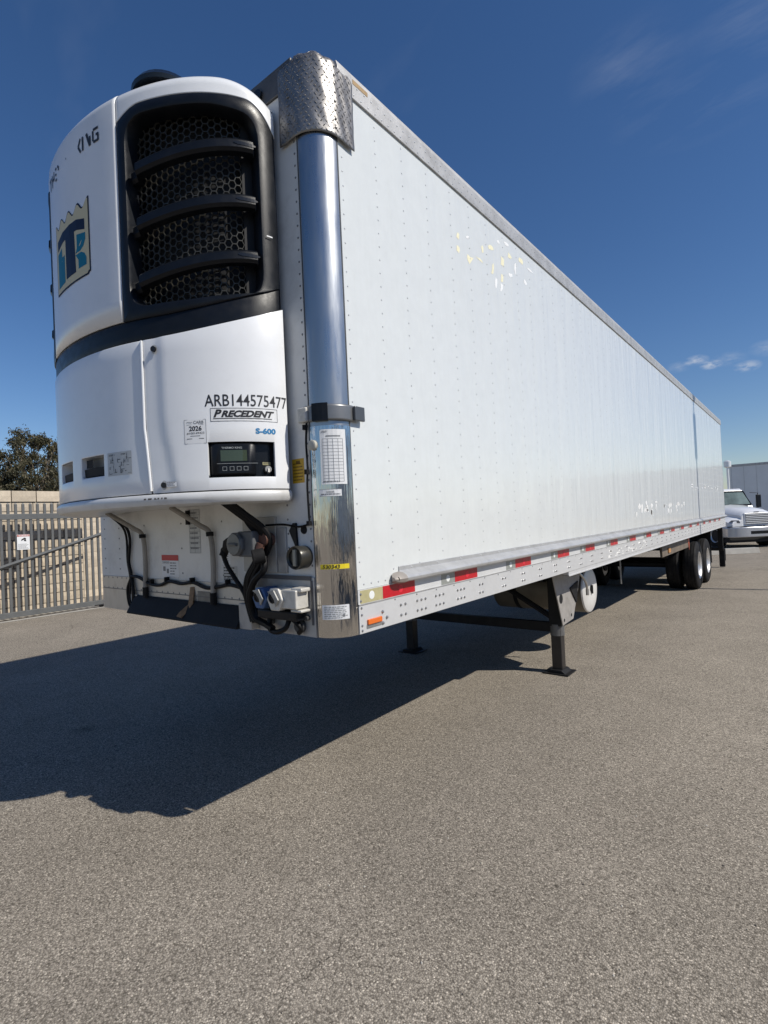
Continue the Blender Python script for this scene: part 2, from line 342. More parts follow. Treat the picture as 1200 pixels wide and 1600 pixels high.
def text2d(body, size, bold=0.0, shear=0.0, space=1.0):
    """flat triangulated lettering: (verts2d, faces, width)"""
    c = bpy.data.curves.new('t', 'FONT'); c.body = body; c.size = size; c.offset = bold; c.shear = shear; c.space_character = space; c.resolution_u = 3; c.fill_mode = 'FRONT'
    o = bpy.data.objects.new('t', c); COL.objects.link(o)
    dg = bpy.context.evaluated_depsgraph_get(); me = bpy.data.meshes.new_from_object(o.evaluated_get(dg))
    vs = [(v.co.x, v.co.y) for v in me.vertices]; fs = [tuple(p.vertices) for p in me.polygons]
    bpy.data.objects.remove(o); bpy.data.curves.remove(c); bpy.data.meshes.remove(me)
    x0 = min(v[0] for v in vs); x1 = max(v[0] for v in vs)
    return [(v[0] - x0, v[1]) for v in vs], fs, x1 - x0
def gz(y):
    return 0.0 if y < 4 else (-0.0107 * (y - 4) if y < 12 else -0.0856)

# ------------------------------------------------------------------ setting: ground
g = MB(); xs = [-600, -60, -20, -10, 0, 10, 30, 600]; ys = [-600, -40, -10, 0, 4, 6, 8, 10, 12, 20, 60, 700]
g.grid([[(x, y, gz(y)) for x in xs] for y in ys])
o = g.build('ground', asphalt); o['kind'] = 'structure'
g = MB(); g.grid([[(x, y, 0.004) for x in (-11.34, -10.84)] for y in (-12, 3.3, 3.99)])
g.grid([[(x, y, gz(y) + 0.004) for x in (-11.34, -10.84)] for y in (4.0, 9.0)])
o = g.build('gate_track_slab', concrete); o['kind'] = 'structure'

# ------------------------------------------------------------------ semi-trailer
T = thing('semi_trailer', 'long white refrigerated box trailer parked on its landing legs, cooling unit on its nose', 'trailer', (-1.3, 8.0, 0))
ZB, ZT, LEN, WID, CR = 1.139, 4.105, 16.0, 2.6, 0.135
def corner(phi, z, off=0.0):
    t = R(phi); return (-CR + (CR + off) * math.sin(t), CR - (CR + off) * math.cos(t), z)
MB().box(-0.05, 0.0, CR, LEN - .06, 1.364, 3.985).build('side_wall', side_white, T)
MB().box(-WID, -WID + .05, CR, LEN - .06, ZB, 3.985).build('side_wall', side_white, T)
MB().box(-WID + CR, -CR, 0.0, 0.06, 1.385, 3.985).build('front_wall', wall_white, T)
MB().box(-WID + .02, -.02, .1, LEN - .02, 4.02, 4.09).build('roof', alu_dull, T)
MB().box(-WID + .05, -.055, .07, LEN - .08, ZB + .03, ZB + .20).build('floor', frame_blk, T)
for x0 in (-2.5, -1.295):
    MB().box(x0, x0 + 1.19, LEN - .055, LEN - .005, 1.30, 3.9).build('rear_door', wall_white, T)
m = MB()
for x0, x1, z0, z1 in [(-.10, -.004, 1.10, 4.03), (-WID + .004, -WID + .1, 1.10, 4.03), (-2.5, -.1, 3.9, 4.03), (-2.5, -.1, 1.1, 1.3)]: m.box(x0, x1, LEN - .06, LEN + .012, z0, z1)
m.build('rear_frame', galv, T, bevel=.004)
# top rails
m = MB(); m.prism([(0.0, 3.966), (0.012, 3.966), (0.012, 4.07), (0.002, 4.105), (-.06, 4.118), (-.06, 4.09), (0, 4.06)], lambda a, b: (a, .16, b), lambda a, b: (a, LEN, b))
tr = m.build('top_rail', alu_dull, T, bevel=.002)
m = MB(); m.prism([(0.0, 3.966), (-0.012, 3.966), (-0.012, 4.07), (-0.002, 4.105), (.06, 4.118), (.06, 4.09), (0, 4.06)], lambda a, b: (a - WID, .20, b), lambda a, b: (a - WID, LEN, b))
m.build('top_rail', alu_dull, T)
m = MB(); m.box(-WID + .22, -.155, -.012, .05, 3.955, 4.10); m.build('front_top_rail', mat('front_rail_dark', (0.12, 0.115, 0.11), 0.5, 0.5, 0.2, 8), T, bevel=.006)
m = MB()
m.lathe([(0, .034), (.012, .034), (.012, .026), (0.004, .022), (0.004, .001)], (-.41, -.028, 4.02), 'y', 20); m.build('clearance_light_socket', black_sh, T)
m = MB(); m.box(.0125, .0135, .275, .40, 4.045, 4.069); m.build('marker_sticker', mat('faded_orange', (0.40, 0.27, 0.13), 0.5, 0, .2, 30), T)
# corner posts
ph = [i * 90 / 14 for i in range(15)]
def arc_sheet(z0, z1, p0, p1, off, n=14, nz=1):
    m = MB(); m.grid([[corner(p0 + (p1 - p0) * k / n, z0 + (z1 - z0) * j / nz, off) for k in range(n + 1)] for j in range(nz + 1)]); return m
arc_sheet(2.2, 3.70, 0, 90, .0025).build('corner_post', satin, T, smooth=True)
arc_sheet(1.141, 2.2, -1, 91, .0045).build('corner_post_cover', chrome, T, smooth=True, label='mirror-polished lower corner cover')
m = MB(); m.grid([[(-WID + CR - CR * math.sin(R(p)), CR - CR * math.cos(R(p)), z) for p in ph] for z in (1.385, 3.95)]); m.build('corner_post', wall_white, T, smooth=True)
m = MB(); m.grid([[(-WID + CR - (CR) * math.sin(R(p)), CR - CR * math.cos(R(p)), z) for p in ph] for z in (ZB, 1.384)]); m.build('corner_post', band_metal, T, smooth=True)
m = MB(); m.cur = 0
m.grid([[corner(p, z, -.006) for p in ph] for z in (1.141, 3.71)]); m.build('corner_core', frame_blk, T)
# edge seams beside the corner post
m = MB(); m.box(-CR - .010, -CR - .004, -.004, 0.0, 1.14, 3.75); m.box(0.0, .004, CR + .004, CR + .010, 1.30, 3.75); m.build('corner_seam', mat('seam_dark', (0.10, 0.105, 0.11), 0.5), T)
# diamond plate guard on the roof corner
GR = 0.166; gc = (-.15, .15)
def gpt(u, z, off=0.0):
    """u metres along the guard: flat front wing, round corner, flat side wing"""
    a = math.pi / 2 * GR; fw = .10; sw = .11
    if u < fw: return (-.15 - (fw - u), .15 - GR - off, z)
    if u < fw + a:
        t = (u - fw) / GR; return (gc[0] + (GR + off) * math.sin(t), gc[1] - (GR + off) * math.cos(t), z)
    return (gc[0] + GR + off, gc[1] + (u - fw - a), z)
GU = .10 + math.pi / 2 * GR + .11
def glow(u): return 3.668 + 0.012 * max(0.0, 1 - ((u - GU * .5) / (GU * .42)) ** 2)
def gtop(u):
    return 4.10 + .055 * math.exp(-((u - GU * .42) / .12) ** 2) + .010 * math.sin(u * 23) + .006 * math.sin(u * 61)
def gsurf(u, v, off=0.0):
    z0, z1 = glow(u), gtop(u); z = z0 + (z1 - z0) * min(v, 1); p = Vector(gpt(u, z, off))
    lean = max(0.0, (v - .82) / .18); c = Vector((gc[0] - .12, gc[1] + .12, z))
    d = (c - p); d.z = 0
    p = p + d * (0.30 * lean ** 2) * (1 if .08 < u < GU - .05 else .4)
    return p
m = MB(); nu, nv = 44, 30
for off in (0.0,):
    m.grid([[gsurf(GU * i / nu, j / nv, .003 + .002 * math.sin(i * .9 + j * .5) * math.sin(j * .31)) for i in range(nu + 1)] for j in range(nv + 1)])
m.grid([[gsurf(GU * i / nu, 1.0, .003 + .002 * math.sin(i * .9 + nv * .5) * math.sin(nv * .31)).lerp(Vector((gc[0] - .1, gc[1] + .1, 4.135)), k / 5) for i in range(nu + 1)] for k in range(6)])
gd = m.build('corner_guard', diamond, T, smooth=True, fix=False)
so = gd.modifiers.new('thick', 'SOLIDIFY'); so.thickness = .004; so.offset = -1
m = MB()
for j in range(21):
    for i in range(20):
        u = .014 + i * .0255 + (0 if j % 2 else .01275); v = .03 + j * .0465
        if u > GU - .012 or v > .97: continue
        s = 1 if (i + j) % 2 else -1
        l, w = .0115, .0026
        q = []
        for a, b in ((-1, 0), (0, -1), (1, 0), (0, 1)):
            du = (a * l * .707 - b * w * .707 * s); dz = (a * l * .707 * s + b * w * .707)
            q.append(gsurf(min(max(u + du, 0), GU), v + dz / .46, .004))
        c = gsurf(u, v, .0062)
        m.add(q + [c], [(0, 1, 4), (1, 2, 4), (2, 3, 4), (3, 0, 4)])
m.build('tread_lug', diamond, gd, kind='stuff')
m = MB()
def dome(m, p, nrm, r, h, n=7):
    nrm = Vector(nrm).normalized(); a = nrm.orthogonal().normalized(); b = nrm.cross(a); p = Vector(p)
    vs = [p + (a * math.cos(2 * math.pi * k / n) + b * math.sin(2 * math.pi * k / n)) * r for k in range(n)]
    vs += [p + nrm * h * .75 + (a * math.cos(2 * math.pi * k / n) + b * math.sin(2 * math.pi * k / n)) * r * .68 for k in range(n)] + [p + nrm * h]
    m.add(vs, [(k, (k + 1) % n, n + (k + 1) % n, n + k) for k in range(n)] + [(n + k, n + (k + 1) % n, 2 * n) for k in range(n)])
for k in range(8):
    for u in (.07, .335):
        p = gsurf(u, .1 + k * .1, .004); q = gsurf(u, .1 + k * .1, .1); dome(m, p, q - p, .007, .005)
m.build('guard_screw', diamond, gd, kind='stuff')

# rivets on the street side wall and front wall
m = MB(); ycols = [.175]
y = .46; k = 0
while y < 15.8:
    ycols.append(y); y += (.255, .262, .29)[k % 3]; k += 1
for ci, y in enumerate(ycols):
    z = 1.43 + (ci % 3) * .012
    while z < 3.95:
        dome(m, (0.0003, y + random.uniform(-.002, .002), z), (1, 0, 0), .0052, .0028, 6); z += .075 if y < 8 else .15
y = .2
while y < 15.8:
    dome(m, (.0003, y, 1.388), (1, 0, 0), .006, .003, 6); dome(m, (.0122, y + .02, 3.985), (1, 0, 0), .006, .003, 6)
    if y < 8: dome(m, (.0122, y + .05, 4.035), (1, 0, 0), .006, .003, 6)
    y += .06 if y < 8 else .12
m.build('side_rivet', mat('rivet_grey', (0.58, 0.59, 0.60), 0.4, 0.5), T, kind='stuff')
m = MB()
for x, st, z0 in [(-.165, .062, 1.5), (-.24, .09, 2.8), (-2.43, .075, 1.44), (-2.2, .075, 1.44), (-1.83, .16, 1.43), (-1.36, .16, 1.43), (-.92, .16, 1.43), (-.335, .075, 1.44)]:
    z = z0
    while z < (3.7 if x > -.2 else 1.9): dome(m, (x, -.0003, z), (0, -1, 0), .0065, .0035, 6); z += st
x = -2.45
while x < -.2:
    if not -2.0 < x < -.6: dome(m, (x, -.0063, 1.375), (0, -1, 0), .006, .003, 6)
    dome(m, (x, -.0063, 1.30), (0, -1, 0), .006, .003, 6); x += .07
m.build('front_rivet', mat('rivet_dark', (0.22, 0.22, 0.22), 0.4, 0.5), T, kind='stuff')

# street side bottom rail
m = MB(); m.box(-.05, .006, CR + .012, LEN - .07, ZB, 1.286); m.build('bottom_rail', rail_paint, T, bevel=.002)
m = MB(); m.box(-.05, .004, 3.19, LEN - .08, 1.098, 1.137); m.box(-.05, .010, 3.19, LEN - .08, 1.094, 1.104); m.build('rail_stiffener', rail_paint, T)
m = MB(); m.box(-.045, .0035, CR + .012, LEN - .07, 1.2885, 1.3625); m.build('tape_rail', rail_strip, T)
m = MB(); m.box(-.05, .009, CR + .012, LEN - .08, 1.284, 1.2895); m.box(-.05, .003, CR + .011, LEN - .08, 1.3615, 1.3645); m.build('rail_lip', alu_dull, T)
# rub rail
prof = [(0, 1.452), (.006, 1.452), (.006, 1.425), (.03, 1.414), (.052, 1.402), (.060, 1.388), (.056, 1.372), (.035, 1.364), (0, 1.366)]
m = MB(); ny = [.50, 3.6, 3.604, 7.4, 7.404, 11.2, 11.204, LEN - .1]
for a, b in ((.50, 3.75), (3.754, 7.6), (7.604, 11.4), (11.404, LEN - .1)): m.prism(prof, lambda p, q, a=a: (p, a, q), lambda p, q, b=b: (p, b, q))
rr = m.build('rub_rail', mat('rub_rail_grey', (0.50, 0.50, 0.495), 0.45, 0.4, 0.10, 6, 0.0004, 120, rvar=0.08, dirt=(0.26, 0.25, 0.24), dscale=9, damt=0.45), T, bevel=.003)
m = MB()
for i, (y, s) in enumerate([(.415, .35), (.43, .75), (.455, .97), (.50, 1.06), (.506, 1.06)]):
    m.add([(max(.001, .030 + (p - .030) * s), y, 1.389 + (q - 1.389) * s) for p, q in [(.0, 1.421), (.03, 1.416), (.052, 1.404), (.062, 1.388), (.056, 1.370), (.035, 1.362), (0, 1.360)]], [])
n = 7
for i in range(4):
    for k in range(n): m.f.append((i * n + k, i * n + (k + 1) % n, (i + 1) * n + (k + 1) % n, (i + 1) * n + k)); m.mi.append(0)
m.f.append(tuple(range(n))); m.mi.append(0)
m.build('end_cap', mat('cap_taupe', (0.33, 0.30, 0.27), 0.55, 0.2, .1, 20), rr, smooth=True)
m = MB(); m.lathe([(0, .001), (0, .013), (-.005, .013), (-.005, .001)], (.043, .437, 1.389), 'y', 14); m.build('cap_hole', black_dk, rr)
m = MB(); y = .62
while y < LEN - .2: dome(m, (.0062, y, 1.438), (1, 0, 0), .006, .004, 6); y += .28
m.build('rub_rail_bolt', rail_paint, rr, kind='stuff')
# conspicuity tape
reds = [.348, 1.10, 2.02, 2.93, 3.72, 4.62, 5.50, 6.41, 7.31] + [8.2 + .9 * k for k in range(8)]
def tape(name, y0, y1, mt, x=.0045): return MB().box(x - .0005, x, y0, y1, 1.2915, 1.3585).build(name, mt, T)
m = MB()
tape('amber_tape', .162, .346, amber_t)
m.lathe([(0, .001), (0, .022), (.0006, .020), (.0006, .001)], (.0048, .255, 1.326), 'x', 14)
for i, y in enumerate(reds):
    tape('red_tape', y, y + .30, red_t)
    if i: tape('silver_tape', y - .165, y - .002, white_t); m.lathe([(0, .001), (0, .022), (.0006, .020), (.0006, .001)], (.0048, y - .085, 1.326), 'x', 14)
m.build('tape_certification_mark', white_s, T, kind='stuff')
m = MB()
for y in reds: m.lathe([(0, .013), (0, .022), (.0006, .021), (.0006, .013)], (.0048, y + .16, 1.326), 'x', 14)
m.build('tape_ring_mark', mat('tape_red_light', (0.70, 0.03, 0.05), 0.3), T, kind='stuff')
# bolts in the rail plate
m = MB()
for y0, cnt in [(.50, 2), (.60 + .06, 3), (.86, 3), (1.12, 3), (1.42, 2)] + [(1.78 + .35 * k, 2) for k in range(40)]:
    for k in range(cnt):
        for z in (1.236, 1.180): dome(m, (.0062, y0 + k * .043, z), (1, 0, 0), .009, .008, 6)
for z in (1.27, 1.235, 1.18, 1.155, 1.305, 1.34): dome(m, (.0062 if z < 1.29 else .0037, .166, z), (1, 0, 0), .0075, .006, 6)
for y, z in ((.335, 1.225), (.335, 1.165), (.37, 1.19)): dome(m, (.0062, y, z), (1, 0, 0), .0105, .009, 6)
y = .45
while y < 15.6: dome(m, (.0062, y, 1.274), (1, 0, 0), .0055, .004, 6); y += .21
m.build('rail_bolt', mat('bolt_steel', (0.42, 0.42, 0.42), 0.35, 0.8), T, kind='stuff')
m = MB(); m.box(.006, .018, .205, .32, 1.178, 1.206); lm = m.build('side_marker_light', orange_l, T, bevel=.004)
m = MB(); m.box(.006, .010, .20, .325, 1.160, 1.177); m.build('marker_base', galv, lm)
# bare worn lettering patches left on the rail and glue marks on the wall
m = MB(); random.seed(3)
for k in range(26):
    y = 4.45 + random.random() * 2.0; z = 1.155 + random.random() * .09; l = random.uniform(.03, .13); h = random.uniform(.008, .03)
    m.add([(.0066, y, z), (.0066, y + l, z + random.uniform(-.004, .004)), (.0066, y + l * random.uniform(.8, 1), z + h), (.0066, y + l * .1, z + h * random.uniform(.6, 1))], [(0, 1, 2, 3)])
m.build('worn_decal_patch', [resid2], T, kind='stuff')
m = MB(); random.seed(12)
def shard(m, y, z, sy, sz, x=.0009):
    n = 8; pts = []
    for k in range(n):
        t = 2 * math.pi * k / n; r = random.uniform(.35, 1.0); pts.append((x, y + sy * r * math.cos(t) + .25 * sz * r * math.sin(t), z + sz * r * math.sin(t)))
    m.add(pts, [tuple(range(n))])
for uy, uz, sy, sz, c in [(1.355, 3.655, .022, .028, 0), (1.35, 3.56, .022, .03, 0), (1.52, 3.55, .05, .035, 0), (1.50, 3.70, .02, .016, 1), (1.67, 3.60, .06, .012, 0), (1.72, 3.70, .02, .03, 0), (1.86, 3.76, .035, .03, 0),
                          (1.88, 3.60, .02, .05, 0), (2.06, 3.72, .035, .05, 0), (2.04, 3.58, .03, .05, 0), (2.02, 3.50, .02, .04, 1), (2.2, 3.66, .03, .03, 1), (2.3, 3.74, .02, .05, 1), (2.42, 3.86, .04, .03, 0),
                          (2.2, 3.82, .03, .025, 0), (2.0, 3.86, .02, .02, 1), (2.5, 3.70, .03, .02, 1), (2.62, 3.84, .05, .012, 1), (1.93, 3.52, .015, .05, 1), (2.14, 3.9, .05, .015, 1)]:
    m.cur = c; shard(m, uy, uz, sy * 1.5, sz * 1.25)
m.build('glue_residue', [resid, resid2], T, kind='stuff')
m = MB()
for k in range(26): shard(m, random.uniform(5.6, 9.6), random.uniform(1.62, 1.80), random.uniform(.04, .12), random.uniform(.03, .09))
for k in range(14): shard(m, random.uniform(9.5, 15), 2.12 + random.uniform(-.03, .03), random.uniform(.05, .2), random.uniform(.01, .04))
m.build('decal_glint_patch', [resid2], T, kind='stuff')  # ghost decals, with white glints painted in as pale shards

# ---- front wall lower parts
m = MB(); m.box(-WID + CR, -.60, -.006, .06, ZB, 1.384); kb = m.build('kick_band', band_metal, T)
m = MB(); m.box(-WID + CR, -.62, -.009, -.006, 1.29, 1.294); m.box(-2.02, -2.016, -.009, -.006, ZB, 1.38); m.build('band_seam', mat('seam_dark', (0, 0, 0)), kb)
m = MB()
m.prism([(-.010, 1.262), (-.016, 1.262), (-.085, 1.150), (-.080, 1.142), (-.010, 1.142)], lambda a, b: (-1.96, a, b), lambda a, b: (-.705, a, b))
m.build('rubber_apron', rubber_mat, T, bevel=.004)
m = MB(); m.prism([(-2.02, 1.265), (-1.93, 1.265), (-1.955, 1.20), (-1.965, 1.145), (-2.02, 1.145)], lambda a, b: (a, -.007, b), lambda a, b: (a, -.02, b)); m.build('apron_bracket', alu_dull, T)
m = MB(); m.box(-.708, -.60, -.06, -.006, 1.145, 1.285); m.build('cable_bracket', mat('bracket_pale', (0.40, 0.385, 0.36), .5, .1, .12, 14), T, bevel=.004)
m = MB(); m.box(-.598, -.15, -.007, .05, ZB, 1.44); m.build('connector_plate', alu_dull, T)
m = MB(); m.box(-.56, -.17, -.011, -.007, 1.425, 1.447); m.box(-.175, -.163, -.011, -.007, 1.20, 1.425); m.build('plate_frame', mat('dark_trim', (0.09, 0.09, 0.095), .5), T)
for x, rt in ((-1.245, -8), ):
    m = MB(); c, s_ = math.cos(R(6)), math.sin(R(6))
    m.add([(x - .025, -.008, 1.345), (x + .02, -.008, 1.35), (x + .03, -.03, 1.25), (x + .005, -.05, 1.20), (x - .015, -.085, 1.165), (x - .065, -.087, 1.172), (x - .05, -.07, 1.20), (x - .02, -.03, 1.24)],
          [(0, 1, 2, 7), (7, 2, 3, 6), (6, 3, 4, 5)])
    o = m.build('tied_paper_tag', brown_tag, T); sm = o.modifiers.new('thick', 'SOLIDIFY'); sm.thickness = .006
m = MB(); m.box(-1.19, -1.02, -.0085, -.006, 1.262, 1.325); m.build('stain_plate', mat('grimy_plate', (0.20, 0.19, 0.165), .6, .2, .3, 12), kb)
# conduits and cables
def curve_pts(ctrl, n=6):
    """Catmull-Rom through control points"""
    P = [Vector(c) for c in ctrl]; P = [P[0] * 2 - P[1]] + P + [P[-1] * 2 - P[-2]]; out = []
    for i in range(1, len(P) - 2):
        for k in range(n):
            t = k / n; a, b, c, d = P[i - 1], P[i], P[i + 1], P[i + 2]
            out.append(.5 * ((2 * b) + (c - a) * t + (2 * a - 5 * b + 4 * c - d) * t * t + (3 * b - a - 3 * c + d) * t ** 3))
    out.append(P[-2]); return out
for x, top, xt in ((-1.80, (-2.03, -.16, 1.85), 0), (-1.0, (-1.20, -.16, 1.85), 0)):
    m = MB(); m.tube(curve_pts([top, (x - .06, -.07, 1.74), (x, -.03, 1.68), (x + .01, -.022, 1.5), (x, -.024, 1.32)]), .0155, 10)
    cd = m.build('drain_hose', conduit_m, T, smooth=True)
    MB().tube([(x, -.024, 1.325), (x, -.024, 1.255)], .019, 10).build('hose_end', rubber, cd)
    MB().tube([(x - .002, -.03, 1.69), (x, -.03, 1.665)], .022, 10).build('hose_clamp', rubber, cd)
def cable(ctrl, r, name='cable', mt=cable_m, parent=T): return MB().tube(curve_pts(ctrl), r, 8).build(name, mt, parent, smooth=True)
cable([(-2.06, -.14, 1.85), (-2.03, -.04, 1.76), (-2.0, -.02, 1.66), (-2.03, -.018, 1.5), (-2.0, -.02, 1.40), (-2.06, -.02, 1.30), (-2.04, -.02, 1.19), (-1.97, -.02, 1.17), (-1.97, -.02, 1.27), (-2.0, -.02, 1.39)], .010)
cable([(-2.07, -.14, 1.85), (-2.05, -.03, 1.72), (-2.04, -.022, 1.5), (-2.01, -.022, 1.38), (-2.03, -.022, 1.24), (-1.99, -.022, 1.20), (-1.98, -.022, 1.33)], .008)
cable([(-2.0, -.02, 1.395), (-1.9, -.018, 1.39), (-1.75, -.018, 1.35), (-1.62, -.018, 1.345), (-1.5, -.018, 1.375), (-1.36, -.018, 1.365), (-1.22, -.018, 1.378), (-1.08, -.018, 1.35), (-.95, -.018, 1.362), (-.84, -.018, 1.378), (-.68, -.02, 1.355), (-.62, -.03, 1.34)], .011)
m = MB()
for x, z in ((-1.53, 1.38), (-1.23, 1.385), (-.86, 1.385), (-1.72, 1.36)): m.box(x - .007, x + .007, -.032, -.001, z - .006, z + .022)
m.build('cable_clip', rubber, T, kind='stuff')
# bundle down from the unit
for k, (dx, r) in enumerate([(0, .020), (.028, .016), (-.026, .015)]):
    cable([(-.52 + dx, -.26, 1.85), (-.50 + dx, -.17, 1.78), (-.455 + dx, -.09, 1.70), (-.445 + dx, -.06, 1.62), (-.52 + dx, -.06, 1.52), (-.60 + dx, -.06, 1.42), (-.615 + dx, -.05, 1.30), (-.575 + dx, -.05, 1.19)], r)
cable([(-.50, -.17, 1.80), (-.54, -.10, 1.73), (-.505, -.08, 1.69), (-.46, -.07, 1.72)], .014)
cable([(-.45, -.075, 1.55), (-.44, -.09, 1.48), (-.52, -.09, 1.42), (-.58, -.08, 1.33), (-.57, -.06, 1.22), (-.50, -.05, 1.19), (-.42, -.06, 1.17)], .018)
cable([(-.79, -.06, 1.60), (-.82, -.07, 1.58), (-.80, -.06, 1.50), (-.74, -.05, 1.42), (-.67, -.04, 1.33), (-.65, -.04, 1.24)], .013)
cable([(-.47, -.03, 1.24), (-.46, -.05, 1.17), (-.39, -.06, 1.155), (-.33, -.05, 1.18), (-.32, -.03, 1.23)], .014)
cable([(-.30, -.03, 1.225), (-.255, -.04, 1.21), (-.235, -.03, 1.18), (-.26, -.025, 1.155)], .013)
cable([(-.455, -.05, 1.715), (-.35, -.02, 1.715), (-.24, -.014, 1.70), (-.165, -.014, 1.715), (-.160, -.014, 1.76), (-.163, -.014, 1.9), (-.155, -.014, 2.0), (-.158, -.014, 2.12), (-.148, -.014, 2.22)], .0055)
m = MB()
for z in (1.715, 1.975, 2.2): m.tube([(-.16, -.016, z - .012), (-.16, -.016, z + .012)], .013, 8)
m.build('cable_grommet', rubber, T, kind='stuff')
# big electrical plug
m = MB(); m.box(-.70, -.42, -.018, -.0005, 1.46, 1.76); bp = m.build('plug_backplate', mat('plate_pale', (0.44, 0.42, 0.38), .5, .1, .1, 12, dirt=(.2, .18, .15), damt=.6, dscale=9), T, bevel=.003)
m = MB(); oc = [(.068 * math.cos(R(22.5 + 45 * k)), .068 * math.sin(R(22.5 + 45 * k))) for k in range(8)]
m.prism(oc, lambda a, b: (-.60 + a, -.15, 1.62 + b), lambda a, b: (-.60 + a, -.018, 1.62 + b)); m.box(-.60, -.47, -.13, -.018, 1.552, 1.688)
pl = m.build('power_receptacle', box_grey, T, bevel=.008)
m = MB(); m.lathe([(0, .058), (-.008, .056), (-.008, .001)], (-.60, -.1505, 1.62), 'y', 24); m.tube([(-.60 - .03, -.163, 1.62), (-.60 + .035, -.163, 1.62)], .009, 8); m.build('receptacle_lid', mat('lid_grey', (.16, .165, .16), .4, .3, .15, 18), pl)
m = MB(); m.tube([(-.66, -.10, 1.64), (-.735, -.09, 1.62), (-.79, -.07, 1.585)], [.035, .033, .022], 10); m.tube([(-.79, -.07, 1.59), (-.80, -.085, 1.55)], .022, 8); m.build('plug_elbow', rubber, pl, smooth=True)
m = MB(); m.tube([(-.44, -.03, 1.64), (-.44, -.09, 1.64)], .034, 12); m.tube([(-.45, -.09, 1.62), (-.462, -.10, 1.58)], .024, 10); m.build('cable_gland', rust_m, T, smooth=True)
m = MB(); m.tube([(-.43, -.09, 1.56), (-.46, -.14, 1.55)], .04, 12); m.build('cable_strain_boot', rubber, T, smooth=True)
m = MB(); m.box(-.415, -.345, -.012, -.0005, 1.46, 1.70); m.build('wiring_cover', alu_dull, T, bevel=.003)
# round canister, tapered clip, hole plug
m = MB(); m.lathe([(-.001, .058), (-.07, .060), (-.078, .056), (-.070, .047), (-.062, .047), (-.062, .001)], (-.215, 0, 1.545), 'y', 32); cn = m.build('round_document_holder', mat('canister', (0.055, 0.053, 0.045), .3, .4, .2, 14), T, smooth=True)
m = MB(); m.box(-.226, -.204, -.078, -.062, 1.503, 1.587); m.build('holder_grip', mat('grip_pale', (.30, .29, .24), .4, .2), cn, bevel=.003)
m = MB(); m.prism([(-.285, 1.72), (-.265, 1.72), (-.26, 1.60), (-.272, 1.60), (-.315, 1.68)], lambda a, b: (a, -.001, b), lambda a, b: (a, -.014, b)); m.build('plastic_wedge', black_pl, T)
MB().lathe([(-.0005, .022), (-.006, .020), (-.006, .001)], (-.215, 0, 1.683), 'y', 20).build('hole_plug', rubber, T)
# gladhands
for cx, cmat, w, ex in ((-.455, blue_gh, .062, 0), (-.335, white_gh, .066, .12)):
    m = MB(); hx = [(w * math.cos(R(60 * k)), w * math.sin(R(60 * k))) for k in range(6)]
    m.prism(hx, lambda a, b: (cx + a * .92, -.115, 1.335 + b), lambda a, b: (cx + a, -.012, 1.335 + b))
    gh = m.build('gladhand_coupling', cmat, T, bevel=.006)
    m = MB(); m.lathe([(0, .030), (-.006, .030), (-.006, .022), (-.002, .020), (-.002, .001)], (cx - .008, -.116, 1.345), 'y', 20); m.build('coupling_seal', black_pl, gh)
    m = MB(); m.prism([(cx - .04, 1.375), (cx + .01, 1.385), (cx + .045, 1.335), (cx + .02, 1.30), (cx + .012, 1.335), (cx - .01, 1.36)], lambda a, b: (a, -.117, b), lambda a, b: (a, -.128, b)); m.build('coupling_tongue', galv, gh, bevel=.003)
m = MB(); m.box(-.30, -.19, -.10, -.012, 1.29, 1.385); m.box(-.24, -.165, -.085, -.02, 1.375, 1.395); m.box(-.25, -.17, -.085, -.02, 1.272, 1.286); m.build('coupling_body', white_gh, T, bevel=.006)
m = MB(); m.box(-.52, -.21, -.08, -.012, 1.225, 1.272); m.build('coupling_base', black_pl, T, bevel=.008)
for px_, pz_, pr_ in ((-.255, 1.19, .035), (-.48, 1.20, .02), (-.2, 1.235, .012)): MB().tube([(px_, -.008, pz_), (px_, -.03, pz_)], pr_, 14).build('hose_port', mat('port_dark', (.05, .05, .05), .5), T)
# clamp band with sensor on the corner
m = MB()
for z0, z1, off in ((2.225, 2.305, .016),):
    rows = [[corner(p, z, off) for p in range(-14, 118, 6)] for z in (z0, z0 + .01, z1 - .01, z1)]
    m.grid(rows)
cb = m.build('clamp_band', mat('band_grey', (.20, .205, .21), .35, .5, .1, 9), T, smooth=True, fix=False); sm = cb.modifiers.new('thick', 'SOLIDIFY'); sm.thickness = .016; sm.offset = -1
m = MB(); m.grid([[corner(p, z, .026) for p in (12, 22, 32, 42)] for z in (2.222, 2.31)]); o = m.build('sensor_box', black_pl, cb, fix=False); sm = o.modifiers.new('thick', 'SOLIDIFY'); sm.thickness = .024; sm.offset = -1
m = MB(); m.box(.016, .034, .155, .23, 2.228, 2.302); m.build('band_buckle', mat('band_dark', (.12, .125, .13), .35, .5), cb, bevel=.004)
m = MB(); m.box(-.20, -.135, -.03, -.001, 2.225, 2.30); m.build('sealant_patch', mat('sealant', (.55, .54, .5), .8, 0, .15, 40, .004, 60), cb, bevel=.008, seg=3)
m = MB(); m.lathe([(0, .026), (-.016, .026), (-.02, .02), (-.02, .001)], (-.118, .0, 2.105), 'y', 20); o = m.build('round_sensor', mat('sensor_pale', (.46, .44, .38), .5), T, smooth=True)

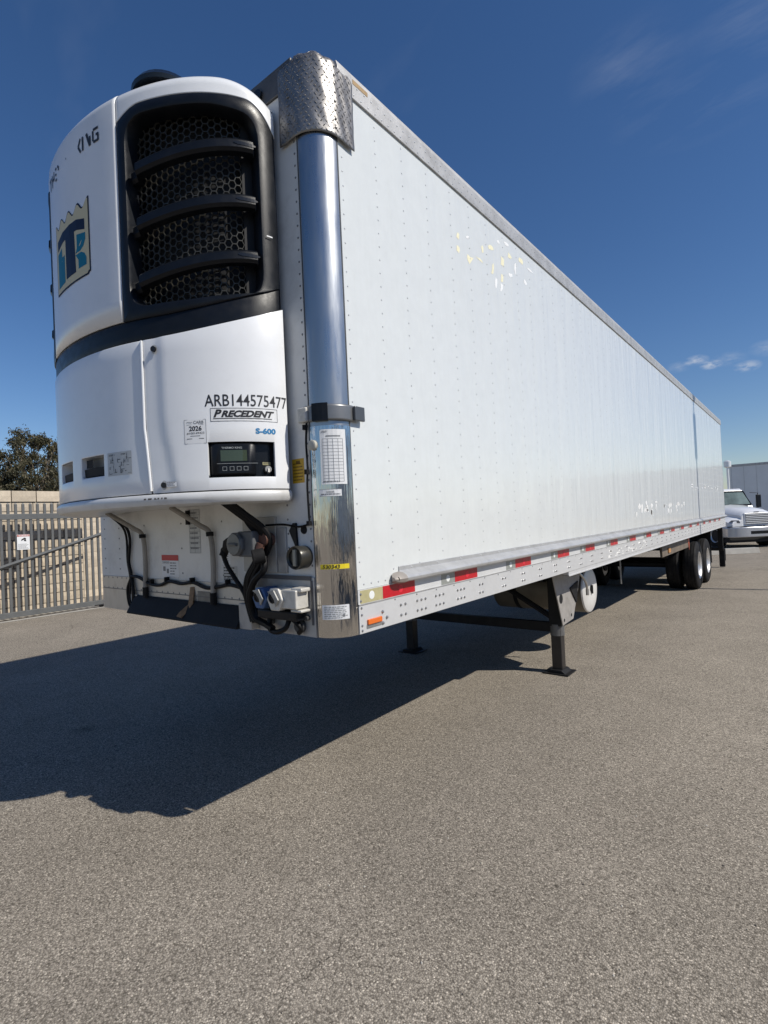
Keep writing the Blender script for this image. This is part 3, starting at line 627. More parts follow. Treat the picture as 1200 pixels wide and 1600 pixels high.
# ---- stickers on the flat front wall and the corner
def front_map(x0, z0, y): return lambda a, b: (x0 + a, y, z0 + b)
def corner_map(p0, z0, off):
    return lambda a, b: corner(p0 + math.degrees(a / CR), z0 + b, off)
def sheet(m, fn, w, h, nx=6):
    m.grid([[fn(w * i / nx, b) for i in range(nx + 1)] for b in (0, h)])
def rect(m, fn, a0, b0, a1, b1, nx=1):
    m.grid([[fn(a0 + (a1 - a0) * i / nx, b) for i in range(nx + 1)] for b in (b0, b1)])
def lines(m, fn, w, h, rows, seed=1, x0=.08):
    rnd = random.Random(seed)
    for k in range(rows):
        b = h * (1 - (k + .8) / (rows + .6)); t = h / rows * .34; a = w * x0; end = w * rnd.uniform(.72, .94)
        while a < end:
            l = w * rnd.uniform(.05, .16); rect(m, fn, a, b, min(a + l, end), b + t); a += l + w * .025
def put_text(m, fn, body, size, a, b, width=None, bold=0.0, shear=0.0):
    vs, fs, w = text2d(body, size, bold, shear); k = (width / w) if width else 1.0
    m.add([fn(a + v[0] * k, b + v[1]) for v in vs], fs)
# red-topped warning label
def sticker(name, fnmk, w, h, base, draw, mats, parent=T):
    m = MB(); sheet(m, fnmk(0), w, h); m.cur = 1; draw(m, fnmk(.0009)); o = m.build(name, [base] + mats, parent, fix=False); return o
fm = lambda x, z: (lambda d: front_map(x, z, -.0012 - d))
def d_red(m, f):
    m.cur = 1; rect(m, f, 0, .105, .205, .142); m.cur = 2; lines(m, f, .205, .10, 5, 5, .5); rect(m, f, .015, .035, .045, .065); rect(m, f, .06, .02, .085, .05); put_text(m, f, 'DANGER', .022, .008, .085)
sticker('warning_label', fm(-1.61, 1.405), .205, .142, sticker_w, d_red, [ink_r, ink_g])
def d_grid(m, f):
    for k in range(9): rect(m, f, 0, k * .034, .12, k * .034 + .002)
    for a in (0, .058, .118): rect(m, f, a, 0, a + .002, .274)
    lines(m, f, .115, .272, 8, 3, .1)
sticker('loading_chart_label', fm(-1.265, 1.56), .12, .274, sticker_g, d_grid, [ink_g])
sticker('data_label', fm(-.93, 1.49), .085, .085, sticker_w, lambda m, f: (lines(m, f, .085, .085, 6, 8), rect(m, f, 0, 0, .085, .002), rect(m, f, 0, .083, .085, .085)), [ink_g])
sticker('data_label', fm(-.925, 1.39), .14, .095, sticker_g, lambda m, f: (lines(m, f, .14, .095, 5, 9), put_text(m, f, 'A 285 858', .026, .01, .02)), [ink])
MB().box(-1.275, -1.25, -.02, -.001, 1.74, 1.83).build('hanging_strap', rubber, T)
sticker('yellow_notice_label', fm(-.282, 1.925), .088, .125, sticker_y, lambda m, f: (lines(m, f, .088, .11, 6, 4), rect(m, f, .03, .10, .06, .115)), [mat('ink_brown', (.16, .09, .01), .5)])
cm = lambda p, z: (lambda d: corner_map(p, z, .0062 + d))
def d_chart(m, f):
    for k in range(14): rect(m, f, .012, .012 + k * .0165, .112, .0135 + k * .0165, 4)
    for a in (.012, .037, .062, .087, .111): rect(m, f, a, .012, a + .0015, .228)
    put_text(m, f, 'UTILITY', .014, .008, .258, .03, .0004, .3); lines(m, f, .12, .02, 1, 3); rect(m, f, .03, .238, .1, .244, 4)
sticker('service_chart_sheet', cm(23, 1.905), .128, .275, sticker_w, d_chart, [ink_g])
def mk(d): return cm(17, 1.845)(d)
sticker('model_label', mk, .11, .036, sticker_w, lambda m, f: (put_text(m, f, '3000R', .016, .035, .016), lines(m, f, .11, .016, 1, 2), rect(m, f, 0, .0345, .11, .036, 5), rect(m, f, 0, 0, .11, .0015, 5)), [ink_g])
sticker('yellow_number_tape', cm(12, 1.482), .145, .024, tape_y, lambda m, f: put_text(m, f, '530343', .026, .012, .003, .085, .0006, .15), [ink])
sticker('notice_label', cm(12, 1.232), .135, .072, sticker_w, lambda m, f: (lines(m, f, .135, .068, 7, 6), rect(m, f, .10, .012, .112, .024)), [ink_g])

# ---- refrigeration unit
UA, UB, UY = 1.02, .585, -.03
def usurf(th, z, off=0.0):
    t = R(th); x, y = UA * math.sin(t), -UB * math.cos(t); nx, ny = math.sin(t) / UA, -math.cos(t) / UB; l = math.hypot(nx, ny)
    return Vector((-1.3 + x + off * nx / l, UY + y + off * ny / l, z))
_S = [0.0]; 
for i in range(1800): 
    t = R(-90 + i * .1 + .05); _S.append(_S[-1] + math.hypot(UA * math.cos(t), UB * math.sin(t)) * R(.1))
def s_of(th): x = (th + 90) * 10; i = max(0, min(1799, int(x))); return _S[i] + (_S[i + 1] - _S[i]) * (x - i)
def th_of(s):
    lo, hi = 0, 1800
    while hi - lo > 1:
        md = (lo + hi) // 2
        if _S[md] <= s: lo = md
        else: hi = md
    return -90 + (lo + (s - _S[lo]) / (_S[hi] - _S[lo])) * .1
def umap(th0, z0, off): 
    s0 = s_of(th0); return lambda a, b: usurf(th_of(s0 + a), z0 + b, off)
def utop(th): a = abs(th); return 3.915 - (.085 * ((a - 62) / 28) ** 2 if a > 62 else 0)
def uband(th): a = abs(th); return 2.668 + (.157 * ((a - 38) / 52) ** 1.6 if a > 38 else 0)   # top of the lower doors
def ubandt(th): return uband(th) + .115                                                        # bottom of the centre panel
def frange(a, b, n): return [a + (b - a) * i / n for i in range(n + 1)]
# housing (roof, shell behind the panels)
m = MB(); ths = frange(-90, 90, 72)
rows = [[usurf(t, 1.86 + (utop(t) - 1.86) * k / 8, -.17) for t in ths] for k in range(9)]
for k in range(1, 9):
    a = R(90 * k / 8); rows.append([usurf(t, utop(t) + .07 * math.sin(a), -.17 - .08 * (1 - math.cos(a))) for t in ths])
rows.append([Vector((-1.3 + (p.x + 1.3) * .6, UY - .03, p.z + .012)) for p in rows[-1]])
m.grid(rows)
U = m.build('refrigeration_unit', black_dk, T, smooth=True, label='white and black cooling unit with curved front')
MB().box(-2.28, -.32, -.05, -.0005, 1.86, 3.9).build('mounting_gasket', rubber, U)
# white roof cap over everything above the grilles
m = MB(); rows = []
def gtopz(t):
    a = abs(t)
    if a < 24: return 3.80
    if a < 34: return 3.80 + .065 * math.sin(R((a - 24) / 10 * 90))
    if a < 74: return 3.865 - .004 * ((a - 34) / 40)
    return 3.861 - .14 * ((a - 74) / 16) ** 2
def zlow(t): return gtopz(t) + .0035
def cap_rows(ths2, low, off=0.0):
    rows = [[usurf(t, low(t) + (utop(t) - low(t)) * k / 10, off) for t in ths2] for k in range(11)]
    for k in range(1, 9):
        a = R(90 * k / 8); rows.append([usurf(t, utop(t) + .07 * math.sin(a), off - .08 * (1 - math.cos(a))) for t in ths2])
    rows.append([usurf(t, utop(t) + .072, off - .25) for t in ths2]); return rows
for t0, t1 in ((-90, -24.6), (24.6, 90)):
    m = MB(); m.grid(cap_rows(frange(t0, t1, 60), zlow)); o = m.build('roof_cap', unit_white, U, smooth=True, fix=False); sm = o.modifiers.new('thick', 'SOLIDIFY'); sm.thickness = .012; sm.offset = -1
# exhaust rain cap
m = MB(); m.lathe([(0, .17), (.02, .175), (.055, .15), (.08, .09), (.088, .001)], (-.78, -.33, 4.0), 'z', 28); m.build('exhaust_rain_cap', black_sh, U, smooth=True)
# centre white panel with gently rounded shoulders
def panel(name, t0, t1, zb, zt, off, mats, nt=30, nz=8, thick=.014, holes=(), shift=None, parent=None, bulge=None):
    tl = set(frange(t0, t1, nt)); 
    for h in holes: tl |= {h[0], h[1]}
    tl = sorted(tl); zl = set(frange(0, 1, nz))
    zb_ = zb if callable(zb) else (lambda t: zb); zt_ = zt if callable(zt) else (lambda t: zt)
    zr = frange(zb_(0), min(zt_(t) for t in tl), nz)
    zs = set(zr[:-1])
    for h in holes: zs |= {h[2], h[3]}
    zs = sorted(zs); m = MB(); idx = {}; 
    top = len(zs)
    def P(i, j):
        t = tl[i]; z = zs[j] if j < top else zt_(t)
        if j == 0: z = zb_(t)
        o = off + (bulge(t, z) if bulge else 0); tt = t + (shift(t, z) if shift else 0)
        return usurf(tt, z, o)
    for j in range(top + 1):
        for i in range(len(tl)): m.v.append(tuple(P(i, j)))
    n = len(tl)
    for j in range(top):
        for i in range(n - 1):
            tm = (tl[i] + tl[i + 1]) / 2; zm = (zs[j] + (zs[j + 1] if j + 1 < top else zs[j] + .01)) / 2
            if any(h[0] < tm < h[1] and h[2] < zm < h[3] for h in holes): continue
            m.f.append((j * n + i, j * n + i + 1, (j + 1) * n + i + 1, (j + 1) * n + i)); m.mi.append(0)
    o = m.build(name, mats, parent or U, smooth=True, fix=False)
    sm = o.modifiers.new('thick', 'SOLIDIFY'); sm.thickness = thick; sm.offset = -1
    bv = o.modifiers.new('bevel', 'BEVEL'); bv.width = .004; bv.segments = 2; bv.limit_method = 'ANGLE'; bv.angle_limit = R(50)
    return o
def ctop(t): return gtopz(t)
m = MB(); m.grid(cap_rows(frange(-24.2, 24.2, 40), ubandt, .003)); cp = m.build('centre_panel', unit_white, U, smooth=True, fix=False); sm = cp.modifiers.new('thick', 'SOLIDIFY'); sm.thickness = .012; sm.offset = -1
# black swept band and grille surrounds
bandb = panel('black_band', -89, 89, lambda t: uband(t) + .004, lambda t: ubandt(t) - .004, -.004, black_pl, 70, 3)
bandb['label'] = 'black swept band below the grilles'
for sg in (1, -1):
    tt = lambda a: a * sg
    gl = 'black grille surround with three slats'
    m = MB(); tb, te = 24.8, 89.2
    # frame: outer outline -> inner opening, drawn as a grid ring with a rolled inner lip
    no = 96
    def ring(k, n=no):
        """parametrise a rounded rectangle in (th,v); returns (th, v) on the unit outline"""
        f = k / n * 4; s = int(f) % 4; q = f - int(f)
        return [(q, 0), (1, q), (1 - q, 1), (0, 1 - q)][s]
    def outer(k):
        a, b = ring(k); th = tb + (te - tb) * a; return th, (ubandt(th) - .004) + ((gtopz(th)) - ubandt(th) + .004) * b
    def inner(k, e=0.0):
        a, b = ring(k); ti0, ti1 = 28.0 + e, 79.5 - e * 1.3; zi0, zi1 = 2.845 + e * .008, 3.805 - e * .008
        # round the corners
        ca, cb = a - .5, b - .5; r = .12
        ca = max(-.5, min(.5, ca)); cb = max(-.5, min(.5, cb))
        mx = max(abs(ca), abs(cb)); 
        dx = max(0, abs(ca) - (.5 - r)) / r; dz = max(0, abs(cb) - (.5 - r)) / r; l = math.hypot(dx, dz)
        if l > 1:
            if dx > 0 and dz > 0: ca = math.copysign(.5 - r + r * dx / l, ca); cb = math.copysign(.5 - r + r * dz / l, cb)
        th = ti0 + (ti1 - ti0) * (ca + .5); z = zi0 + (zi1 - zi0) * (cb + .5)
        z += .035 * max(0, (th - 50) / 30) * (1 - (cb + .5)) - .03 * max(0, (th - 60) / 20) * (cb + .5)
        return th, z
    rowsr = []
    for lev in range(7):
        row = []
        for k in range(no + 1):
            kk = k % no; (a0, b0), (a1, b1) = outer(kk), inner(kk)
            f, off = [(0, -.016), (0, .001), (.12, .005), (.72, .006), (.90, .002), (1.0, -.012), (1.0, -.085)][lev]
            th = a0 + (a1 - a0) * f; z = b0 + (b1 - b0) * f
            row.append(usurf(tt(th), z, off))
        rowsr.append(row)
    m.grid(rowsr); sd = m.build('grille_surround', black_pl, U, smooth=True, label=gl)
    # honeycomb mesh
    m = MB(); hr = .0235; s0, s1 = s_of(28.0), s_of(73.0); px = hr * 1.5; pz = hr * math.sqrt(3)
    i = 0
    while s0 + i * px < s1:
        j = 0
        while True:
            z = 2.85 + j * pz + (pz / 2 if i % 2 else 0)
            if z > 3.80: break
            s = s0 + i * px; vs = []
            for rr2, dpt in ((hr * .985, -.075), (hr * .89, -.075), (hr * .89, -.085)):
                for k in range(6): vs.append(usurf(tt(th_of(s + rr2 * math.cos(R(60 * k)))), z + rr2 * math.sin(R(60 * k)), dpt))
            m.add(vs, [(k, (k + 1) % 6, 6 + (k + 1) % 6, 6 + k) for k in range(6)] + [(6 + k, 6 + (k + 1) % 6, 12 + (k + 1) % 6, 12 + k) for k in range(6)])
            j += 1
        i += 1
    m.build('honeycomb_mesh', mesh_gr, U, kind='stuff')
    m = MB(); m.grid([[usurf(tt(t), z, -.16) for t in frange(24, 86, 30)] for z in (2.8, 3.86)]); m.grid([[usurf(tt(t), z, -.08) for t in frange(73.5, 84, 8)] for z in (2.83, 3.84)]); m.build('coil_shroud', black_dk, U)
    # slats
    for zl, zr in ((3.525, 3.625), (3.245, 3.345), (2.955, 3.065)):
        m = MB(); rws = []
        for t in frange(27.5, 80.5, 36):
            f = (t - 27.5) / 53; z = zl + (zr - zl) * (1 - (1 - f) ** 1.7); h = .034 - .002 * f
            dp = .010 if 31 < t < 79 else -.03
            rws.append([usurf(tt(t), z + h, dp - .05), usurf(tt(t), z + h, dp - .012), usurf(tt(t), z + h * .6, dp), usurf(tt(t), z - h * .55, dp + .002), usurf(tt(t), z - h, dp - .01), usurf(tt(t), z - h, dp - .05)])
        m.grid(rws); sl = m.build('slat', black_pl, U, smooth=True)
        m = MB(); m.grid([[usurf(tt(t), (zr - .003) + dz * (1 if 70.5 < t < 77.5 else .3), .0135) for t in frange(69, 78.6, 6)] for dz in (-.008, .008)]); m.build('slat_slot', black_sh, sl)
m = MB(); m.grid([[usurf(t, 3.178 + b, .0155) for t in frange(82.2, 85.2, 3)] for b in (0, .006)]); m.build('scratch_mark', sticker_w, U, kind='stuff')
# lower doors
pocket = [(0.6, 13.4, 2.012, 2.122), (-19.5, -6.5, 2.012, 2.122)]
def ldshift(t, z): return 0.0
def seam(z): return 31.6 + (1.6 * max(0, (2.22 - z) / .30) ** .8 if z < 2.22 else 0)
ld = panel('lower_door', -89, 31.2, 1.898, lambda t: uband(t), .004, unit_white, 60, 10, holes=pocket, shift=lambda t, z: (seam(z) - 31.6) * max(0, (t - 20) / 11.2) if t > 20 else 0)
dh = [(54.5, 81.8, 1.958, 2.132)]
def rdbulge(t, z):   # shallow swept crease left of the number
    return .010 * max(0, min(1, (t - 36.5 - 3.5 * max(0, (2.25 - z) / .35)) / 3.0))
rd = panel('lower_door', 32.0, 89.6, 1.898, lambda t: uband(t), .002, unit_white, 44, 10, holes=dh, shift=lambda t, z: (seam(z) - 31.6) * max(0, 1 - (t - 32) / 20), bulge=rdbulge)
m = MB(); pts = [usurf(seam(z) + .0, z, .006) for z in frange(1.91, 2.665, 24)]; m.tube(pts, .0065, 8); m.build('door_edge_strip', unit_white, U, smooth=True)
def pocketbox(m, h, d0, d1, lean=0.0):
    t0, t1, z0, z1 = h; n = 8; tl = frange(t0, t1, n)
    m.grid([[usurf(t, z0, o) for t in tl] for o in (d0, d1)]); m.grid([[usurf(t, z1, o) for t in tl] for o in (d0, d1)])
    m.grid([[usurf(t0, z, o) for z in (z0, z1)] for o in (d0, d1)]); m.grid([[usurf(t1, z, o) for z in (z0, z1)] for o in (d0, d1)])
    m.cur = 1; m.grid([[usurf(t, z, d1) for t in tl] for z in (z0, z1)]); m.cur = 0
for h in pocket:
    m = MB(); pocketbox(m, h, .003, -.06); hp = m.build('handle_pocket', [unit_white, mat('pocket_back', (.42, .43, .43), .5)], ld)
    m = MB(); t0, t1 = h[0], h[1]
    m.grid([[usurf(t, z, o) for t in frange(t0 + .1, t1 - .1, 6)] for z, o in ((2.016, -.05), (2.02, -.012), (2.062, -.010), (2.068, -.03))]); m.build('latch_bar', black_dk, hp)
    if t0 > 0: m = MB(); m.grid([[usurf(t, z, -.015) for t in (1.6, 3.5, 5.6)] for z in (2.068, 2.112)]); m.build('latch_block', black_dk, hp)
# step label on the door
def ust(name, th, z, w, h, base, draw, mats, parent, d=.0055):
    m = MB(); f = umap(th, z, d); sheet(m, f, w, h, 8); m.cur = 1; draw(m, umap(th, z, d + .0009)); return m.build(name, [base] + mats, parent, fix=False)
def d_step(m, f):
    put_text(m, f, 'STEP 1', .012, .012, .102, .045, .0003); put_text(m, f, 'STEP 2', .012, .105, .102, .045, .0003)
    rnd = random.Random(2)
    for k in range(46):
        a = rnd.uniform(.01, .16); b = rnd.uniform(.006, .085); l = rnd.uniform(.006, .028); w = rnd.uniform(.0015, .005)
        if rnd.random() < .5: rect(m, f, a, b, a + l, b + w)
        else: rect(m, f, a, b, a + w, b + min(l, .02))
ust('step_label', 15.4, 2.005, .178, .120, sticker_g, d_step, [mat('ink_drawing', (.10, .11, .12), .5)], ld)
# bolts
for th, z in ((36.4, 2.612), (38.3, 1.935)):
    m = MB(); c = usurf(th, z, .012); q = usurf(th, z, .03)
    d = (q - c).normalized(); m.tube([c - d * .008, c + d * .006], .014, 14); bo = m.build('door_bolt', mat('bolt_black', (.03, .03, .03), .35, .5), rd)
    m = MB(); f = umap(th - 1.1, z - .02, .0098); m.grid([[usurf(th + .95 * math.cos(a) * r, z + .021 * math.sin(a) * r, .0075 if th < 37 else .0096) for a in frange(0, 2 * math.pi, 20)] for r in (.8, 1.1)]); m.build('bolt_washer', sticker_g, bo)
ust('instruction_label', 39.3, 1.924, .055, .026, sticker_w, lambda m, f: (lines(m, f, .055, .026, 3, 5), rect(m, f, 0, 0, .055, .001), rect(m, f, 0, .025, .055, .026)), [ink_g], rd, .0135)
# display pocket
m = MB(); pocketbox(m, dh[0], .012, -.03); dp_ = m.build('display_recess', [black_pl, black_sh], rd)
m = MB(); tl = frange(55.2, 73.0, 10)
prof2 = [(1.966, -.028), (1.968, .004), (1.978, .012), (2.114, .012), (2.124, .004), (2.126, -.028)]
m.grid([[usurf(t, z, o - (.012 if (t < 56.0 or t > 72.2) else 0)) for t in tl] for z, o in prof2]); di = m.build('display_controller', black_pl, rd, smooth=True)
m = MB(); m.grid([[usurf(t, z, .0135) for t in frange(59.0, 69.2, 6)] for z in (2.036, 2.090)]); m.build('display_screen', lcd, di)
m = MB(); m.cur = 0; f = umap(58.5, 2.097, .0138); put_text(m, f, 'THERMO KING', .013, .012, 0, .095, .0002)
rect(m, umap(57.6, 2.024, .0138), 0, 0, .19, .0015, 8)
for k in range(4):
    f = umap(59.6 + k * 2.7, 1.99, .0138)
    for a0, b0, a1, b1 in ((0, 0, .02, .0015), (0, .018, .02, .0195), (0, 0, .0015, .0195), (.0185, 0, .02, .0195)): rect(m, f, a0, b0, a1, b1)
m.build('display_print', mat('print_grey', (.34, .36, .36), .5), di)
m = MB(); c = usurf(79.0, 1.997, -.028); q = usurf(79.0, 1.997, .02); d = (q - c).normalized()
m.tube([c, c + d * .02], .017, 14); m.tube([c + d * .02, c + d * .034 + Vector((-.004, -.004, -.02))], .007, 8); sw = m.build('toggle_switch', galv, rd, smooth=True)
m = MB(); f = umap(76.8, 2.02, -.0285); rect(m, f, 0, 0, .045, .014, 3); m.cur = 1; f = umap(76.8, 2.02, -.0275); lines(m, f, .045, .014, 2, 4); m.build('switch_label', [amber_t, ink], rd, fix=False)
# lettering on the unit
def letters(name, th, z, body, size, width, mt, parent, bold=0.0, shear=0.0, d=.0135):
    m = MB(); put_text(m, umap(th, z, d), body, size, 0, 0, width, bold, shear); return m.build(name, mt, parent, fix=False)
letters('fleet_number', 54.0, 2.307, 'ARB144575477', .082, s_of(89.3) - s_of(54.0), ink, rd, .0004)
w_ = s_of(83.8) - s_of(55.9)
def d_prec(m, f):
    for a0, b0, a1, b1 in ((0, 0, w_, .0018), (0, .063, w_, .065), (0, 0, .0018, .065), (w_ - .0018, 0, w_, .065), (.012, .012, w_ - .03, .0155)): rect(m, f, a0, b0, a1, b1, 8)
    put_text(m, f, 'P', .050, .014, .022, .040, .0022, .35); put_text(m, f, 'RECEDENT', .042, .050, .022, w_ - .066, .0020, .35)
ust('model_name_label', 55.9, 2.232, w_, .065, sticker_w, d_prec, [ink], rd, .0125)
letters('model_number', 73.2, 2.172, 'S-600', .036, s_of(82.6) - s_of(73.2), ink_b, rd, .0016)
def d_carb(m, f):
    W_, H_ = .108, .118
    for a0, b0, a1, b1 in ((0, 0, W_, .0015), (0, H_ - .0015, W_, H_), (0, 0, .0015, H_), (W_ - .0015, 0, W_, H_), (.012, .092, W_ - .012, .0935)): rect(m, f, a0, b0, a1, b1)
    put_text(m, f, 'CARB', .020, .046, .097, .05, .0003); put_text(m, f, '~', .03, .012, .096, .028); m.cur = 2
    put_text(m, f, '2026', .032, .024, .063, .062, .0008); put_text(m, f, '#100149423', .015, .012, .046, .086); m.cur = 1; rect(m, f, .03, .036, .078, .039); rect(m, f, .012, .022, .096, .026)
ust('emissions_label', 46.4, 2.128, .108, .118, sticker_w, d_carb, [ink_g, ink], rd, .0125)
# maker's badge: cream ticket with scalloped top, navy T and teal K
m = MB(); f = umap(-14.6, 3.095, .0052); BW, BH = s_of(10.6) - s_of(-14.6), .415
def outline(e):
    n = 40; bot = []; pts = []
    top = [(BW * k / n, BH * (.955 + .045 * abs(math.sin(math.pi * (k / n) * 4)) ** .7 * 0 + .05 * math.cos(2 * math.pi * (k / n) * 4 + .3))) for k in range(n + 1)]
    cx, cy = BW / 2, BH / 2
    def sh(a, b): return (cx + (a - cx) * (1 - e / BW * 2), cy + (b - cy) * (1 - e / BH * 2))
    return [sh(*p) for p in top], sh
top, sh = outline(0); m.grid([[f(a, 0 + (.012 if a > BW - .012 else 0)) for a, b in top], [f(a, b) for a, b in top]])
m.cur = 1; f2 = umap(-14.6, 3.095, .0060); top2, sh2 = outline(.009)
m.grid([[f2(a, sh2(0, 0)[1] + (.012 if a > BW - .022 else 0)) for a, b in top2], [f2(a, b) for a, b in top2]])
f3 = umap(-14.6, 3.095, .0068)
def shp(poly): m.add([f3(a * BW, b * BH) for a, b in poly], [tuple(range(len(poly)))])
m.cur = 2
def quadstrip(lo, hi): m.grid([[f3(a * BW, b * BH) for a, b in lo], [f3(a * BW, b * BH) for a, b in hi]])
quadstrip([(.08, .60), (.28, .66), (.5, .67), (.7, .66), (.90, .60)], [(.08, .74), (.28, .80), (.5, .81), (.7, .80), (.90, .74)])
quadstrip([(.37, .12), (.52, .12), (.66, .12)], [(.37, .67), (.52, .67), (.64, .67)])
m.cur = 3
quadstrip([(.08, .08), (.2, .09), (.33, .10)], [(.08, .42), (.2, .42), (.33, .40)]); quadstrip([(.08, .42), (.24, .42)], [(.08, .56), (.24, .60)]); quadstrip([(.24, .40), (.33, .40)], [(.24, .47), (.33, .47)])
shp([(.70, .60), (.91, .56), (.91, .47), (.86, .40), (.78, .36), (.66, .36), (.70, .42)]); shp([(.66, .34), (.80, .34), (.88, .30), (.92, .24), (.92, .14), (.73, .14), (.73, .26)])
m.build('maker_badge', [navy, cream, navy, teal], cp, fix=False)
# peeled maker's name across the panel top
m = MB(); f = umap(-21.8, 3.765, .0056); Hh = .075
def st(poly): m.add([f(a, b) for a, b in poly], [tuple(range(len(poly)))])
def bar(a0, b0, a1, b1, w=.013): 
    d = Vector((a1 - a0, b1 - b0)).normalized(); n = Vector((-d.y, d.x)) * w / 2; st([(a0 - n.x, b0 - n.y), (a1 - n.x, b1 - n.y), (a1 + n.x, b1 + n.y), (a0 + n.x, b0 + n.y)])
k0 = s_of(5.8) - s_of(-21.8)
for glyph in ([(0, .068, .05, .068), (.025, 0, .025, .065)], [(.075, 0, .075, .074), (.082, .037, .112, .037), (.118, .02, .118, .074)],
              [(.15, .005, .175, .005), (.15, .037, .17, .037), (.15, .069, .175, .069)], [(.195, .069, .215, .055), (.215, .055, .213, .037)], [(.335, .04, .335, .05, .006)],
              [(k0 + .002, .037, k0 + .028, .074), (k0 + .002, .037, k0 + .028, 0)], [(k0 + .05, 0, k0 + .05, .074, .015)], [(k0 + .088, .074, k0 + .118, 0, .017), (k0 + .120, 0, k0 + .120, .05, .013)],
              [(k0 + .150, .069, k0 + .192, .069), (k0 + .147, .01, k0 + .147, .064), (k0 + .15, .005, k0 + .19, .005), (k0 + .190, .0, k0 + .190, .037), (k0 + .172, .037, k0 + .195, .037)]):
    m = MB()
    for st_k in glyph: bar(*st_k)
    m.build('peeled_letter', ink, U, fix=False)
# bottom lip
m = MB(); rows = []
for z, o in ((1.892, -.03), (1.892, .010), (1.880, .020), (1.858, .021), (1.838, .008), (1.828, -.03), (1.838, -.09), (1.85, -.30)):
    rows.append([usurf(t, z, o) for t in frange(-90, 90, 72)])
m.grid(rows); m.grid([[Vector((p.x, max(min(p.y, -.002), -.3 * 0 - .002 - (0 if k else .0) + 0), 1.852)) if k else p for p in rows[-1]] for k in (0, 1)])
m.build('bottom_lip', mat('lip_white', (.66, .66, .65), .35, 0, .05, 6, coat=.2, dirt=(.3, .28, .25), dscale=4, damt=.5), U, smooth=True)
m = MB(); m.grid([[usurf(t, z, -.006) for t in frange(-90, 90, 72)] for z in (1.888, 1.902)]); m.build('lip_seam', black_dk, U)
m = MB(); random.seed(5)
for k in range(7): t = 31 + k * 1.3 + random.uniform(-.4, .4); m.grid([[usurf(a, z, .0215) for a in (t, t + random.uniform(.4, 1.0))] for z in (1.866, 1.874)])
m.build('scuff_mark', mat('scuff', (.12, .11, .1), .8), U, kind='stuff')

# ---- landing gear
LG = bpy.data.objects.new('landing_gear', None); COL.objects.link(LG); LG.parent = T; LG.location = (1.3 - 1.3, 3.73 - 8.0, 0)
for x in (-.34, -2.26):
    m = MB(); m.box(x - .065, x + .065, 3.665, 3.795, .50, 1.16); m.build('outer_leg', frame_blk, LG, bevel=.008)
    m = MB(); m.box(x - .055, x + .055, 3.675, 3.785, .03, .56); il = m.build('inner_leg', mat('inner_leg_dark', (.045, .042, .042), .35, .5, .2, 8), LG, bevel=.008)
    m = MB(); m.tube([(x, 3.73, .40), (x, 3.73, .52)], .074, 16); m.build('leg_collar', mat('collar_grey', (.16, .16, .16), .5, .4, .2, 12), LG, smooth=True)
    m = MB()
    m.prism([(-.14, .0), (.14, .0), (.14, .010), (-.14, .010)], lambda a, b: (x + a, 3.60, b + .004), lambda a, b: (x + a, 3.86, b + .004))
    m.prism([(-.10, .014), (.10, .014), (.06, .045), (-.06, .045)], lambda a, b: (x + a, 3.63, b), lambda a, b: (x + a, 3.83, b)); m.build('foot', frame_blk, LG, bevel=.003)
m = MB(); hole = 14
outl = [(3.42, 1.10), (4.31, 1.10), (4.20, .86), (3.985, .535), (3.665, .515)]
m.prism(outl, lambda a, b: (-.262, a, b), lambda a, b: (-.250, a, b)); lp = m.build('leg_bracket', gear_grey, LG, bevel=.003)
m = MB(); m.lathe([(0, .001), (0, .05), (.0012, .05), (.0012, .001)], (-.2500, 3.64, .80), 'x', 18)
for yy, zz in ((3.71, .565), (3.93, .585)): m.lathe([(0, .001), (0, .018), (.001, .018), (.001, .001)], (-.2500, yy, zz), 'x', 12)
m.build('bracket_hole', black_dk, lp)
m = MB(); m.prism(outl, lambda a, b: (-2.35, a, b), lambda a, b: (-2.338, a, b)); m.build('leg_bracket', gear_grey, LG)
m = MB(); m.prism([(3.9, .88), (4.16, .93), (4.08, .70)], lambda a, b: (-.249, a, b), lambda a, b: (-.236, a, b)); m.build('bracket_gusset', frame_blk, LG)
m = MB(); m.box(-2.21, -.39, 3.70, 3.76, .43, .53); m.build('cross_brace', frame_blk, LG)
for x in (-.6, -2.0):
    m = MB(); m.tube([(x + .2, 3.76, .66), (x - .25 if x > -1 else x + .25, 5.4, 1.12)], .04, 6); m.build('diagonal_brace', frame_blk, LG)
m = MB(); m.tube([(-2.2, 3.70, .60), (-1.3, 3.70, 1.12)], .03, 6); m.tube([(-.40, 3.70, .60), (-1.3, 3.70, 1.12)], .03, 6); m.build('cross_strut', frame_blk, LG)
m = MB(); m.tube(curve_pts([(-.22, 4.10, 1.04), (-.19, 4.16, .98), (-.17, 4.22, .90), (-.17, 4.25, .82)]), .013, 8); m.tube([(-.17, 4.25, .83), (-.17, 4.25, .76)], .018, 8); m.build('crank_handle', mat('crank_steel', (.55, .53, .5), .35, .8), LG, smooth=True)
m = MB(); m.box(-2.2, -.4, 3.55, 3.9, .98, 1.13); m.build('gearbox_beam', frame_blk, LG)
